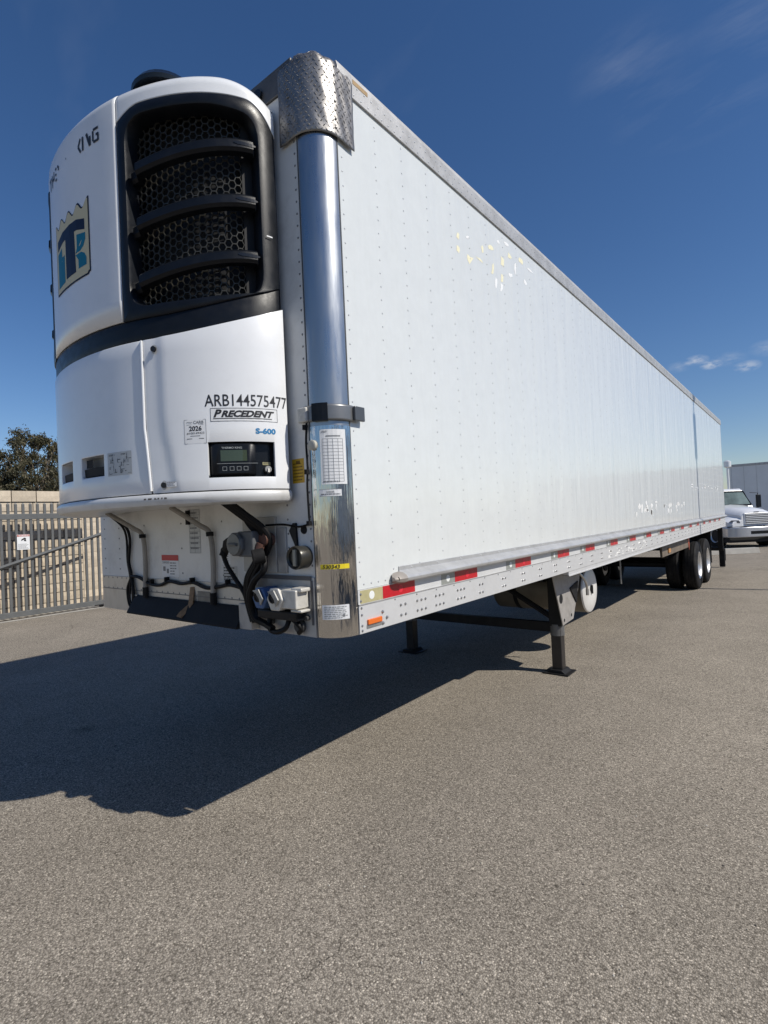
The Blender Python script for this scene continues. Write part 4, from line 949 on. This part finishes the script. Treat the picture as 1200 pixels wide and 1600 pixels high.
# ---- transverse fuel tank
m = MB(); m.lathe([(-1.2, .001), (-1.2, .24), (-1.17, .275), (-.03, .275), (-.03, .001)], (-.30, 4.78, .745), 'x', 40); ft = m.build('fuel_tank', mat('tank_body_shaded', (.17, .15, .12), .5, .3, .15, 6), T, smooth=True)  # body colour darkened to carry the shade under the trailer
m = MB(); m.lathe([(-.03, .2755), (-.012, .268), (0, .245), (.004, .12), (.004, .001)], (-.30, 4.78, .745), 'x', 40); m.build('tank_end', tank_al, ft, smooth=True, label='white round end cap')
m = MB(); m.lathe([(0, .04), (.012, .04), (.012, .001)], (-.296, 4.78, .765), 'x', 14); m.box(-.29, -.275, 4.77, 4.80, .70, .80); m.build('tank_fitting', frame_blk, ft)
for x in (-.55, -1.2): m = MB(); m.lathe([(0, .282), (.05, .282), (.05, .276), (0, .276)], (x, 4.78, .745), 'x', 40); m.box(x, x + .05, 4.74, 4.82, 1.0, 1.15); m.build('tank_strap', frame_blk, ft)
MB().box(-.42, -.34, 4.62, 4.70, .95, 1.0).build('tank_filler', rust_m, ft)
# ---- slider, suspension, axles and wheels
SU = bpy.data.objects.new('slider_bogie', None); COL.objects.link(SU); SU.parent = T; SU.location = (0, 11.7 - 8, 0)
for x in (-.62, -2.05): MB().box(x, x + .07, 7.2, 14.8, .93, 1.135).build('slider_rail', frame_blk, SU)
MB().box(-.16, -.13, 8.1, 10.72, .86, 1.10).build('side_panel', tan_pl, SU, bevel=.004)
m = MB(); m.box(-.128, -.11, 8.55, 8.72, .90, .99); m.build('amber_lamp', mat('amber_pale', (.48, .24, .09), .4), SU, bevel=.01)
m = MB(); m.prism([(10.55, 1.06), (10.72, 1.06), (10.68, .80)], lambda a, b: (-.128, a, b), lambda a, b: (-.12, a, b)); m.build('red_reflector', mat('salmon_reflector', (.55, .13, .08), .4), SU)
AX = (11.30, 12.55)
for ya in AX:
    gy = gz(ya); zc = gy + .51
    MB().tube([(-2.3, ya, zc), (-.3, ya, zc)], .065, 14).build('axle', frame_blk, SU, smooth=True)
    for x in (-.66, -2.06):
        m = MB(); m.prism([(-.25, 1.0), (.25, 1.0), (.12, .62), (-.12, .62)], lambda a, b: (x, ya - .55 + a, b), lambda a, b: (x + .12, ya - .55 + a, b)); m.build('suspension_hanger', frame_blk, SU)
        m = MB(); m.lathe([(0, .11), (.05, .13), (.12, .12), (.17, .13), (.22, .11)], (x + .06, ya + .32, .72), 'z', 18); m.build('air_spring', rubber, SU, smooth=True)
def tyre_prof():
    w = .135; return [(-w, .30), (-w - .004, .36), (-w + .002, .44), (-w + .018, .485), (-w + .035, .503), (-.085, .508), (-.083, .498), (-.075, .498), (-.073, .509), (-.030, .511), (-.028, .500), (-.020, .500), (-.018, .511),
                      (.018, .511), (.020, .500), (.028, .500), (.030, .511), (.073, .509), (.075, .498), (.083, .498), (.085, .508), (w - .035, .503), (w - .018, .485), (w - .002, .44), (w + .004, .36), (w, .30), (.10, .286), (-.10, .286)]
tm = MB(); tm.lathe(tyre_prof() + [tyre_prof()[0]], (0, 0, 0), 'x', 56); tm.f = tm.f[:-2]; tm.mi = tm.mi[:-2]
tyre_me = tm.mesh('tyre', rubber); tyre_me.polygons.foreach_set('use_smooth', [True] * len(tyre_me.polygons)); tyre_me.set_sharp_from_angle(angle=R(35))
def rim_mesh(sign):
    """sign +1: deep dish outward (outer dual), -1: flat"""
    m = MB(); m.lathe([(-.11, .275), (-.10, .285), (-.08, .265), (.08, .265), (.115, .287), (.128, .290), (.13, .282), (.118, .270), (.09, .250), (-.02, .232), (-.035, .20), (-.03, .13), (-.01, .115), (.05, .105), (.06, .08), (.075, .06), (.075, .001)], (0, 0, 0), 'x', 48)
    for k in range(10):
        t = R(36 * k); m.tube([(-.032, .165 * math.cos(t), .165 * math.sin(t)), (.0, .165 * math.cos(t), .165 * math.sin(t))], .016, 6)
    me = m.mesh('rim', rim_al); me.polygons.foreach_set('use_smooth', [True] * len(me.polygons)); me.set_sharp_from_angle(angle=R(35)); return me
rim_me = rim_mesh(1)
hubm = MB(); hubm.lathe([(-.14, .001), (-.14, .17), (-.03, .18), (-.02, .10), (-.02, .001)], (0, 0, 0), 'x', 24); hub_me = hubm.mesh('wheel', frame_blk)
for ya in AX:
    zc = gz(ya) + .511
    for x, sgn in ((-.165, 1), (-.49, -1), (-2.435, -1), (-2.11, 1)):
        w = bpy.data.objects.new('wheel', hub_me); COL.objects.link(w); w.parent = T; w.location = (x + 1.3, ya - 8, zc); w.rotation_euler = (0, 0, 0 if x > -1.3 else math.pi)
        for nm, me in (('tyre', tyre_me), ('rim', rim_me)):
            c = bpy.data.objects.new(nm, me); COL.objects.link(c); c.parent = w
            if nm == 'rim' and sgn < 0: c.rotation_euler = (0, 0, math.pi)
# air tanks, far hardware under the body
for y in (6.2, 9.4): MB().lathe([(0, .05), (.05, .11), (.75, .11), (.8, .05)], (-1.5, y, .95), 'x', 18).build('air_tank', frame_blk, SU, smooth=True)
MB().tube([(-.5, 6.9, .55), (-.5, 6.9, 1.1)], .012, 6).build('hanger_rod', galv, SU)
MB().box(-.36, -.22, 7.55, 7.80, 1.0, 1.09).build('valve_box', sticker_g, SU)
for x in (-.58, -2.52):
    MB().box(x, x + .50, 13.52, 13.535, .28, 1.08).build('mud_flap', rubber, T)
# rear impact guard
RG = bpy.data.objects.new('rear_impact_guard', None); COL.objects.link(RG); RG.parent = T; RG.location = (0, LEN - 8, 0)
for x in (-.20, -2.52): MB().box(x, x + .12, LEN - .12, LEN - .02, .42, 1.10).build('guard_post', frame_blk, RG, bevel=.008)
MB().box(-2.52, -.08, LEN - .10, LEN, .40, .50).build('guard_bar', frame_blk, RG, bevel=.01)
m = MB(); m.box(-.20, -.06, LEN - .03, LEN + .06, gz(16) + .02, .46); m.box(-.17, -.05, LEN + .06, LEN + .13, .1, .45); m.build('dock_bumper', rubber, RG, bevel=.02)

# ------------------------------------------------------------------ gate, wall, sign
G = thing('sliding_gate', 'dark grey steel picket sliding gate with a rising diagonal brace in front of block wall', 'gate', (-11.0, 1.0, 0))
m = MB(); m.box(-11.09, -10.97, -2.4, 3.86, 2.06, 2.175); m.build('top_rail', gate_paint, G, bevel=.004)
m = MB(); m.box(-11.04, -10.97, -2.4, 3.86, .055, .165); m.build('bottom_rail', gate_paint, G, bevel=.004)
m = MB(); m.tube([(-10.955, -2.0, -.034), (-10.955, 3.86, 1.715)], .038, 4); m.build('diagonal_brace', gate_paint, G)
m = MB(); m.box(-11.035, -10.965, 3.80, 3.86, .16, 2.06); m.build('end_post', mat('post_pale', (.36, .34, .31), .5, .2, .1, 8), G)
bar_mb = MB(); bar_mb.box(-.018, .018, -.024, .024, .16, 2.375); bar_mb.add([(-.018, -.024, 2.375), (.018, -.024, 2.375), (.018, .024, 2.375), (-.018, .024, 2.375), (0, 0, 2.41)], [(0, 1, 4), (1, 2, 4), (2, 3, 4), (3, 0, 4)])
bar_me = bar_mb.mesh('bar', gate_paint)
y = 3.68
while y > -2.35:
    b = bpy.data.objects.new('bar', bar_me); COL.objects.link(b); b.parent = G; b.location = (0, y - 1.0, 0); y -= .1345
m = MB(); m.lathe([(-.02, .001), (-.02, .05), (.02, .05), (.02, .001)], (-11.0, 3.70, .052), 'x', 18); m.box(-11.05, -10.95, 3.55, 3.86, .045, .07); m.build('roller', frame_blk, G)
WL = thing('block_wall', 'tan concrete block wall with capping course behind the picket gate', 'wall', (-11.55, 0, 0)); WL['kind'] = 'thing'
def block_mesh(l, h, seed):
    rnd = random.Random(seed); m = MB(); n, k = 4, 2; rows = []
    for j in range(k + 3):
        row = []
        for i in range(n + 3):
            a = min(max(i - 1, 0), n) / n; b = min(max(j - 1, 0), k) / k; edge = i in (0, n + 2) or j in (0, k + 2); rim = i in (1, n + 1) or j in (1, k + 1)
            d = -.05 if edge else (-.004 if rim else rnd.uniform(0, .005)); e = .004 if rim else 0
            row.append((d, a * l + (e if i == 1 else -e if i == n + 1 else 0), b * h + (e if j == 1 else -e if j == k + 1 else 0)))
        rows.append(row)
    m.grid(rows); return m.mesh('block', block_m)
bm_ = [block_mesh(.386, .190, s) for s in range(4)]; bmh = block_mesh(.186, .190, 9); bmc = [block_mesh(.459, .238, s) for s in (11, 12)]
def wall(root, x, y0, y1, zrows, z0, rot=None):
    for r in range(zrows):
        z = z0 + r * .203; y = y1; first = (r % 2 == 1)
        while y > y0:
            l = .2 if first else .4; first = False
            b = bpy.data.objects.new('block', bmh if l < .3 else random.choice(bm_)); COL.objects.link(b); b.parent = root
            b.location = Vector((x + random.uniform(-.002, .002), y - l + .005, z)) - Vector(root.location); y -= l
wall(WL, -11.45, .6, 3.54, 12, .015)
z = .015 + 12 * .203; y = 3.54
while y > .2:
    b = bpy.data.objects.new('capping_block', random.choice(bmc)); COL.objects.link(b); b.parent = WL; b.location = Vector((-11.42, y - .465, z)) - Vector(WL.location); y -= .47
MB().box(-11.62, -11.458, -6.0, 3.535, -.1, z + .235).build('wall_core', mortar, WL)
m = MB(); m.box(-11.457, -11.45, -6, .55, 0, z + .2); m.build('plain_face', block_m, WL)
W2 = thing('block_wall', 'lower tan block wall set back beyond the end of the gate, close to the trailer', 'wall', (-13.6, 5, 0)); W2['kind'] = 'thing'
wall(W2, -13.5, 3.4, 6.6, 11, -.02)
MB().box(-13.66, -13.508, 3.0, 40, -.2, 2.17).build('wall_core', block_m, W2)
MB().box(-13.70, -13.46, 3.0, 40, 2.19, 2.27).build('wall_cap', concrete, W2)
S = thing('warning_sign', 'small white security sign with red heading fixed to the gate bars', 'sign', (-10.96, 2.17, 1.42))
m = MB(); m.box(-10.962, -10.957, 2.06, 2.29, 1.43, 1.745); m.build('sign_plate', sticker_w, S)
m = MB(); f = lambda a, b: (-10.9555, 2.06 + a, 1.43 + b); m.cur = 1; rect(m, f, .005, .272, .225, .31); m.cur = 2; put_text(m, lambda a, b: (-10.9545, 2.06 + a, 1.43 + b), 'WARNING', .036, .02, .278, .19, .001)
m.cur = 0; m.add([f(a, b) for a, b in ((.07, .18), (.13, .21), (.155, .20), (.165, .235), (.135, .25), (.08, .215))], [tuple(range(6))]); m.add([f(a, b) for a, b in ((.12, .18), (.165, .17), (.165, .20), (.13, .205))], [(0, 1, 2, 3)])
m.cur = 3; lines(m, f, .23, .13, 6, 3); m.build('sign_print', [ink, mat('sign_red', (.42, .06, .03), .5), sticker_w, ink_g], S, fix=False)

# ------------------------------------------------------------------ gum trees beyond the wall
def tree(name, label, base, height, rad, seed, nleaf, lobes, group):
    rnd = random.Random(seed); t = thing(name, label, 'tree', base, group)
    bx, by, bz = base; m = MB(); tips = []
    m.tube([(bx, by, bz - .3), (bx + .1, by, bz + height * .3), (bx - .1, by + .15, bz + height * .62)], [.24, .17, .09], 10)
    cl = []
    for (dx, dy, dz, r) in lobes:
        c = Vector((bx + dx, by + dy, bz + dz)); cl.append((c, r))
        st_ = Vector((bx, by, bz + height * rnd.uniform(.25, .5))); md = st_.lerp(c, .5) + Vector((rnd.uniform(-.2, .2), rnd.uniform(-.2, .2), rnd.uniform(0, .3)))
        m.tube([st_, md, c], [.09, .055, .02], 6)
        for k in range(7): m.tube([md.lerp(c, rnd.random()), c + Vector((rnd.gauss(0, .5), rnd.gauss(0, .5), rnd.gauss(.1, .4))) * r], [.025, .008], 4)
    m.build('trunk', bark, t, smooth=True)
    m = MB(); vs = []; fs = []
    clumps = []
    for c, r in cl:
        for k in range(int(26 * r * r) + 6):
            d = Vector((rnd.gauss(0, 1), rnd.gauss(0, 1), rnd.gauss(0, 1))).normalized() * r * rnd.uniform(.35, 1.0) ; d.z *= .9
            clumps.append((c + d, rnd.uniform(.14, .30)))
    for k in range(nleaf):
        c, r = rnd.choice(clumps)
        p = c + Vector((rnd.gauss(0, .5), rnd.gauss(0, .5), rnd.gauss(0, .5))) * r
        a = Vector((rnd.gauss(0, .5), rnd.gauss(0, .5), -abs(rnd.gauss(.6, .5)))).normalized(); b = a.orthogonal(); b.rotate(Matrix.Rotation(rnd.uniform(0, 6.28), 3, a)); l, w = rnd.uniform(.05, .10), rnd.uniform(.014, .026)
        i = len(vs); vs += [p, p + a * l + b * w, p + a * 2 * l, p + a * l - b * w]; fs.append((i, i + 1, i + 2, i + 3))
    m.v = [tuple(v) for v in vs]; m.f = fs; m.mi = [0] * len(fs)
    m.build('crown', leaf, t, fix=False)
    return t
gp = 'gum trees beyond the block wall'
tree('gum_tree', 'sparse olive gum tree with two upright tops above the wall beside the trailer nose', (-28, 8.15, 0), 7.0, 1.5, 4, 15000,
     [(-.3, -.45, 6.55, .48), (.2, -.75, 6.0, .45), (-.3, .25, 6.45, .5), (.1, .75, 6.35, .45), (0, .95, 5.7, .5), (-.2, 0, 5.4, .75), (.2, -.8, 4.9, .8), (0, .7, 4.7, .75), (.3, -.1, 4.1, .95), (0, 1.1, 3.9, .7), (0, -1.1, 3.8, .8), (.2, .4, 3.3, 1.0)], gp)
tree('gum_tree', 'broad dark gum tree cut off by the left edge of the picture', (-28.5, 6.2, 0), 6.0, 1.5, 9, 12000,
     [(0, .7, 5.65, .45), (.1, .1, 5.3, .7), (0, -.7, 5.6, .7), (.1, .9, 4.7, .6), (0, .2, 4.3, .9), (.2, -.8, 4.3, .9), (0, 1.0, 3.8, .8), (0, -.3, 3.3, 1.0), (0, .8, 3.0, .9)], gp)
tree('gum_tree', 'thin gum tree half hidden behind the nose of the trailer', (-29, 10.4, 0), 5.4, 1.2, 21, 6000,
     [(0, -.7, 4.9, .5), (0, -.5, 5.5, .4), (0, .2, 4.6, .6), (.1, -.5, 4.1, .55), (0, .4, 3.9, .7), (0, -.6, 3.4, .6)], gp)

# ------------------------------------------------------------------ white truck, grey trailer, parking block, light pole
TR = thing('parked_truck', 'white day-cab truck parked nose-out beyond the tail of the trailer', 'truck', (0, 0, 0))
def tp(name, mb, mt, parent=None, **k): 
    o = mb.build(name, mt, parent or TR, **k); return o
m = MB()
# hood: lofted sections from nose (y=0) to windscreen (y=1.5)
def sec(y, w, z0, zt, zs): return [(-w, y, z0), (-w, y, zs), (-w * .86, y, zs + (zt - zs) * .55), (-w * .55, y, zt), (0, y, zt + .03), (w * .55, y, zt), (w * .86, y, zs + (zt - zs) * .55), (w, y, zs), (w, y, z0)]
m.grid([sec(0.0, .62, .86, 1.43, 1.25), sec(.10, .66, .86, 1.52, 1.32), sec(.7, .80, .86, 1.62, 1.40), sec(1.5, .95, .86, 1.74, 1.52)])
m.add(sec(0.0, .62, .86, 1.43, 1.25), [tuple(range(9))]); tp('hood', m, truck_white, smooth=True)
for s in (-1, 1):
    m = MB(); rows = []
    for y, w, zt in ((-.02, 1.02, 1.02), (.12, 1.16, 1.12), (.5, 1.2, 1.2), (.95, 1.2, 1.18), (1.5, 1.16, 1.15)): rows.append([(s * .60, y, .86), (s * .62, y, zt + .10), (s * .9, y, zt + .05), (s * w, y, zt - .06), (s * w, y, .80)])
    m.grid(rows); m.add(rows[0], [tuple(range(5))]); fe = tp('fender', m, truck_white, smooth=True)
    m = MB(); m.add([(s * .70, -.035, 1.02), (s * 1.03, .0, .99), (s * 1.10, .06, 1.06), (s * 1.02, .03, 1.13), (s * .76, -.03, 1.12)], [(0, 1, 2, 3, 4)]); sm = tp('headlight', m, lamp_glass, fe).modifiers.new('t', 'SOLIDIFY'); sm.thickness = .03
m = MB(); m.box(-.52, .52, -.03, .02, .93, 1.40); gr = tp('grille', m, truck_chrome, bevel=.02)
for k in range(6): m = MB(); m.box(-.47, .47, -.05, -.031, .965 + k * .070, 1.0 + k * .070); tp('grille_slat', m, mat('slat_dark', (.03, .03, .034), .4) if k % 2 == 9 else truck_chrome, gr)
m = MB(); m.box(-.475, .475, -.0325, -.0305, .955, 1.375); tp('grille_back', m, mat('slat_dark', (.03, .03, .034), .4), gr)
m = MB(); m.box(-.10, .10, -.02, .0, 1.415, 1.445); tp('hood_badge', m, mat('badge_dark', (.08, .08, .09), .3), gr)
m = MB(); rows = [[(-1.2, .42, z), (-1.18, .05, z), (-.95, -.16, z), (-.5, -.22, z), (.5, -.22, z), (.95, -.16, z), (1.18, .05, z), (1.2, .42, z)] for z in (.44, .47, .80, .84)]
m.grid(rows); bu = tp('bumper', m, mat('bumper_silver', (.55, .56, .58), .3, .5, .05, 4), smooth=True); bu.modifiers.new('t', 'SOLIDIFY').thickness = .04
m = MB(); m.box(-.42, .42, -.226, -.221, .56, .68); tp('air_slot', m, black_sh, bu)
m = MB(); m.box(-1.16, 1.16, -.02, .5, .848, .872); tp('bumper_gap', m, black_dk, bu)
m = MB(); prof_c = [(1.42, .9), (1.42, 1.62), (1.85, 2.36), (2.0, 2.45), (3.1, 2.47), (3.15, 2.4), (3.15, .7), (1.6, .7)]
m.prism(prof_c, lambda a, b: (-.98 + (.12 if b > 2 else 0), a, b), lambda a, b: (.98 - (.12 if b > 2 else 0), a, b)); cabo = tp('cab', m, truck_white, bevel=.03)
m = MB(); m.add([(-.90, 1.478, 1.74), (.90, 1.478, 1.74), (.80, 1.80, 2.30), (-.80, 1.80, 2.30)], [(0, 1, 2, 3)]); ws = tp('windscreen', m, glass_m, cabo); ws.location.y -= .012
m = MB(); m.tube([(-.93, 1.46, 1.73), (-.83, 1.80, 2.32), (.83, 1.80, 2.32), (.93, 1.46, 1.73), (-.93, 1.46, 1.73)], .035, 6); tp('screen_surround', m, black_pl, cabo)
for s in (-1, 1):
    m = MB(); m.add([(s * 1.034, 1.75, 1.62), (s * 1.034, 2.7, 1.62), (s * .95, 2.65, 2.22), (s * .95, 2.0, 2.22)], [(0, 1, 2, 3)]); tp('side_window', m, glass_m, cabo).location.x += s * .012
    m = MB(); m.box(s * 1.30 - .10, s * 1.30 + .10, 1.48, 1.56, 1.60, 2.15); mi = tp('mirror', m, black_pl, cabo, bevel=.02)
    m = MB(); m.tube([(s * 1.0, 1.62, 2.25), (s * 1.30, 1.55, 2.22), (s * 1.31, 1.55, 1.6), (s * 1.02, 1.6, 1.55)], .016, 6); tp('mirror_arm', m, black_pl, mi)
STX = 1.06
m = MB(); m.tube([(STX, 3.0, .9), (STX, 3.0, 3.5)], .05, 12); m.tube([(STX, 3.0, 3.46), (STX, 3.0, 3.50), (STX, 3.0, 3.74), (STX, 3.0, 3.80)], [.06, .15, .15, .06], 14); tp('exhaust_stack', m, truck_chrome, smooth=True)
m = MB(); m.tube([(-.55, 2.3, 2.45), (-.52, 2.3, 3.5)], .012, 5); m.tube([(.2, 2.3, 2.45), (.2, 2.3, 3.4)], .012, 5); tp('aerial', m, black_pl, cabo)
m = MB(); m.box(-.45, .45, .3, 6.5, .45, .80); tp('chassis', m, frame_blk)
m = MB(); m.box(-1.08, 1.08, .1, 1.5, .22, .84); tp('underside_shade_box', m, black_dk)  # dark box added to stand in for the black shade beneath the nose
for x in (-1.0, 1.0):
    for y in (.95, 5.4):
        w = bpy.data.objects.new('wheel', hub_me); COL.objects.link(w); w.parent = TR; w.location = (x, y, .49); w.rotation_euler = (0, 0, 0 if x > 0 else math.pi)
        for nm, me in (('tyre', tyre_me), ('rim', rim_me)): c = bpy.data.objects.new(nm, me); COL.objects.link(c); c.parent = w
TR.location = (0.22, 24.3, gz(25)); TR.rotation_euler = (0, 0, R(41))
# grey trailer behind
T2 = thing('box_trailer', 'pale grey box trailer in shade standing broadside behind the white truck', 'trailer', (6, 36, gz(36)))
m = MB(); m.box(-1.7, 14.0, 36.0, 38.5, 1.2, 4.0); tp('box_body', m, box_shade, T2)
m = MB(); m.box(-1.72, 14.02, 35.985, 36.0, 3.98, 4.12); m.box(-1.72, 14.02, 35.98, 38.5, 4.0, 4.12); tp('top_rail', m, alu_dull, T2)
m = MB(); m.box(-1.72, 14.02, 35.98, 36.0, 1.10, 1.24); tp('bottom_rail', m, alu_dull, T2)
m = MB()
x = -1.6
while x < 14: m.box(x, x + .012, 35.992, 36.0, 1.25, 3.97); x += .61
tp('panel_seam', m, alu_dull, T2, kind='stuff')
for x in (10.6, 11.85):
    for yy in (36.2, 38.3):
        w = bpy.data.objects.new('wheel', hub_me); COL.objects.link(w); w.parent = T2; w.location = Vector((x, yy, .511)) - Vector((6, 36, 0)); w.rotation_euler = (0, 0, -math.pi / 2 if yy < 37 else math.pi / 2)
        for nm, me in (('tyre', tyre_me), ('rim', rim_me)): c = bpy.data.objects.new(nm, me); COL.objects.link(c); c.parent = w
for yy in (36.3, 38.2): m = MB(); m.box(1.2, 1.34, yy - .07, yy + .07, gz(36) + .0, 1.15); m.box(1.1, 1.44, yy - .15, yy + .15, gz(36) + .002, gz(36) + .02); tp('landing_leg', m, frame_blk, T2)
for o in T2.children:
    if o.type == 'MESH' and not o.name.startswith('wheel'): o.location.z = 0
# parking block
m = MB(); m.prism([(-.16, 0), (.16, 0), (.12, .20), (-.12, .20)], lambda a, b: (-2.1, a, b), lambda a, b: (0, a, b)); pb = m.build('parking_block', concrete, None, bevel=.012)
pb.location = (.36, 21.4, gz(21)); pb.rotation_euler = (0, 0, R(38)); tag(pb, 'pale concrete parking block on the asphalt behind the trailer', 'wheel stop')
# lot light pole that stands to the right of the view and throws the stripe of shade on the trailer's tail
PX, PY = 5.2, 12.35
LP = thing('light_pole', 'tall slim parking-lot light pole standing on the sunny side of the trailer', 'lamp post', (PX, PY, gz(PY)))
m = MB(); m.tube([(PX, PY, gz(PY)), (PX, PY, 9.4)], [.065, .055], 12); m.build('pole', galv, LP, smooth=True)
m = MB(); m.box(PX - .2, PX + .2, PY - .2, PY + .2, gz(PY), .5); m.build('footing', concrete, LP, bevel=.02)
m = MB(); m.box(PX - .05, PX + .05, PY - .16, PY + .16, 7.75, 8.65); m.build('control_box', galv, LP, bevel=.01)
for s in (-1, 1): m = MB(); m.tube([(PX, PY, 8.9), (PX, PY + s * .35, 9.3)], .035, 8); m.box(PX - .16, PX + .16, PY + s * .35 - .2, PY + s * .35 + .2, 9.3, 9.42); m.build('lamp_head', galv, LP)
# long wall added out of view for the polished corner and glossy side to reflect
FW = thing('reflected_wall', 'long tan wall added across the lot, seen only in reflections', 'wall', (26, 10, 0)); FW['kind'] = 'thing'
MB().box(26.0, 26.25, -40, 70, -.2, 2.5).build('wall_face', block_m, FW)
MB().box(25.95, 26.3, -40, 70, 2.5, 2.6).build('wall_cap', concrete, FW)

# ------------------------------------------------------------------ loose grit and crumbs on the asphalt
m = MB(); rg = random.Random(31)
for k in range(900):
    a = rg.uniform(-.75, .75); d = 1.1 + 7.5 * rg.random() ** 1.6
    x = 1.808 + (_f.x * math.cos(a) - _f.y * math.sin(a)) * d; y = -1.898 + (_f.x * math.sin(a) + _f.y * math.cos(a)) * d
    rr_ = rg.uniform(.0022, .006) * (1.6 if rg.random() < .06 else 1); n = 5; h = rr_ * rg.uniform(.5, .9); z0 = gz(y) - .0006
    ring = [(x + rr_ * rg.uniform(.7, 1.2) * math.cos(6.283 * i / n), y + rr_ * rg.uniform(.7, 1.2) * math.sin(6.283 * i / n), z0) for i in range(n)]
    top = [(x + (p[0] - x) * .55, y + (p[1] - y) * .55, z0 + h) for p in ring]; m.cur = 0 if rg.random() < .6 else (1 if rg.random() < .6 else 2)
    m.add(ring + top, [(i, (i + 1) % n, n + (i + 1) % n, n + i) for i in range(n)] + [tuple(range(n, 2 * n))])
o = m.build('loose_grit', [mat('grit_tan', (.40, .36, .29), .9), mat('grit_dark', (.07, .062, .055), .9), mat('grit_pale', (.55, .52, .46), .9)]); o['kind'] = 'stuff'; o['label'] = 'scattered loose grit lying on the asphalt'

# second box trailer added out of view so the polished corner mirrors its shaded flank
T3 = T2.copy(); COL.objects.link(T3); T3.location = (10.8, 0.5, 0); T3.rotation_euler = (0, 0, -math.pi / 2)
T3['label'] = 'white box trailer added out of view, mirrored in the polished corner post'
for ch in list(T2.children):
    c = ch.copy(); COL.objects.link(c); c.parent = T3
    for g2 in ch.children:
        d = g2.copy(); COL.objects.link(d); d.parent = c
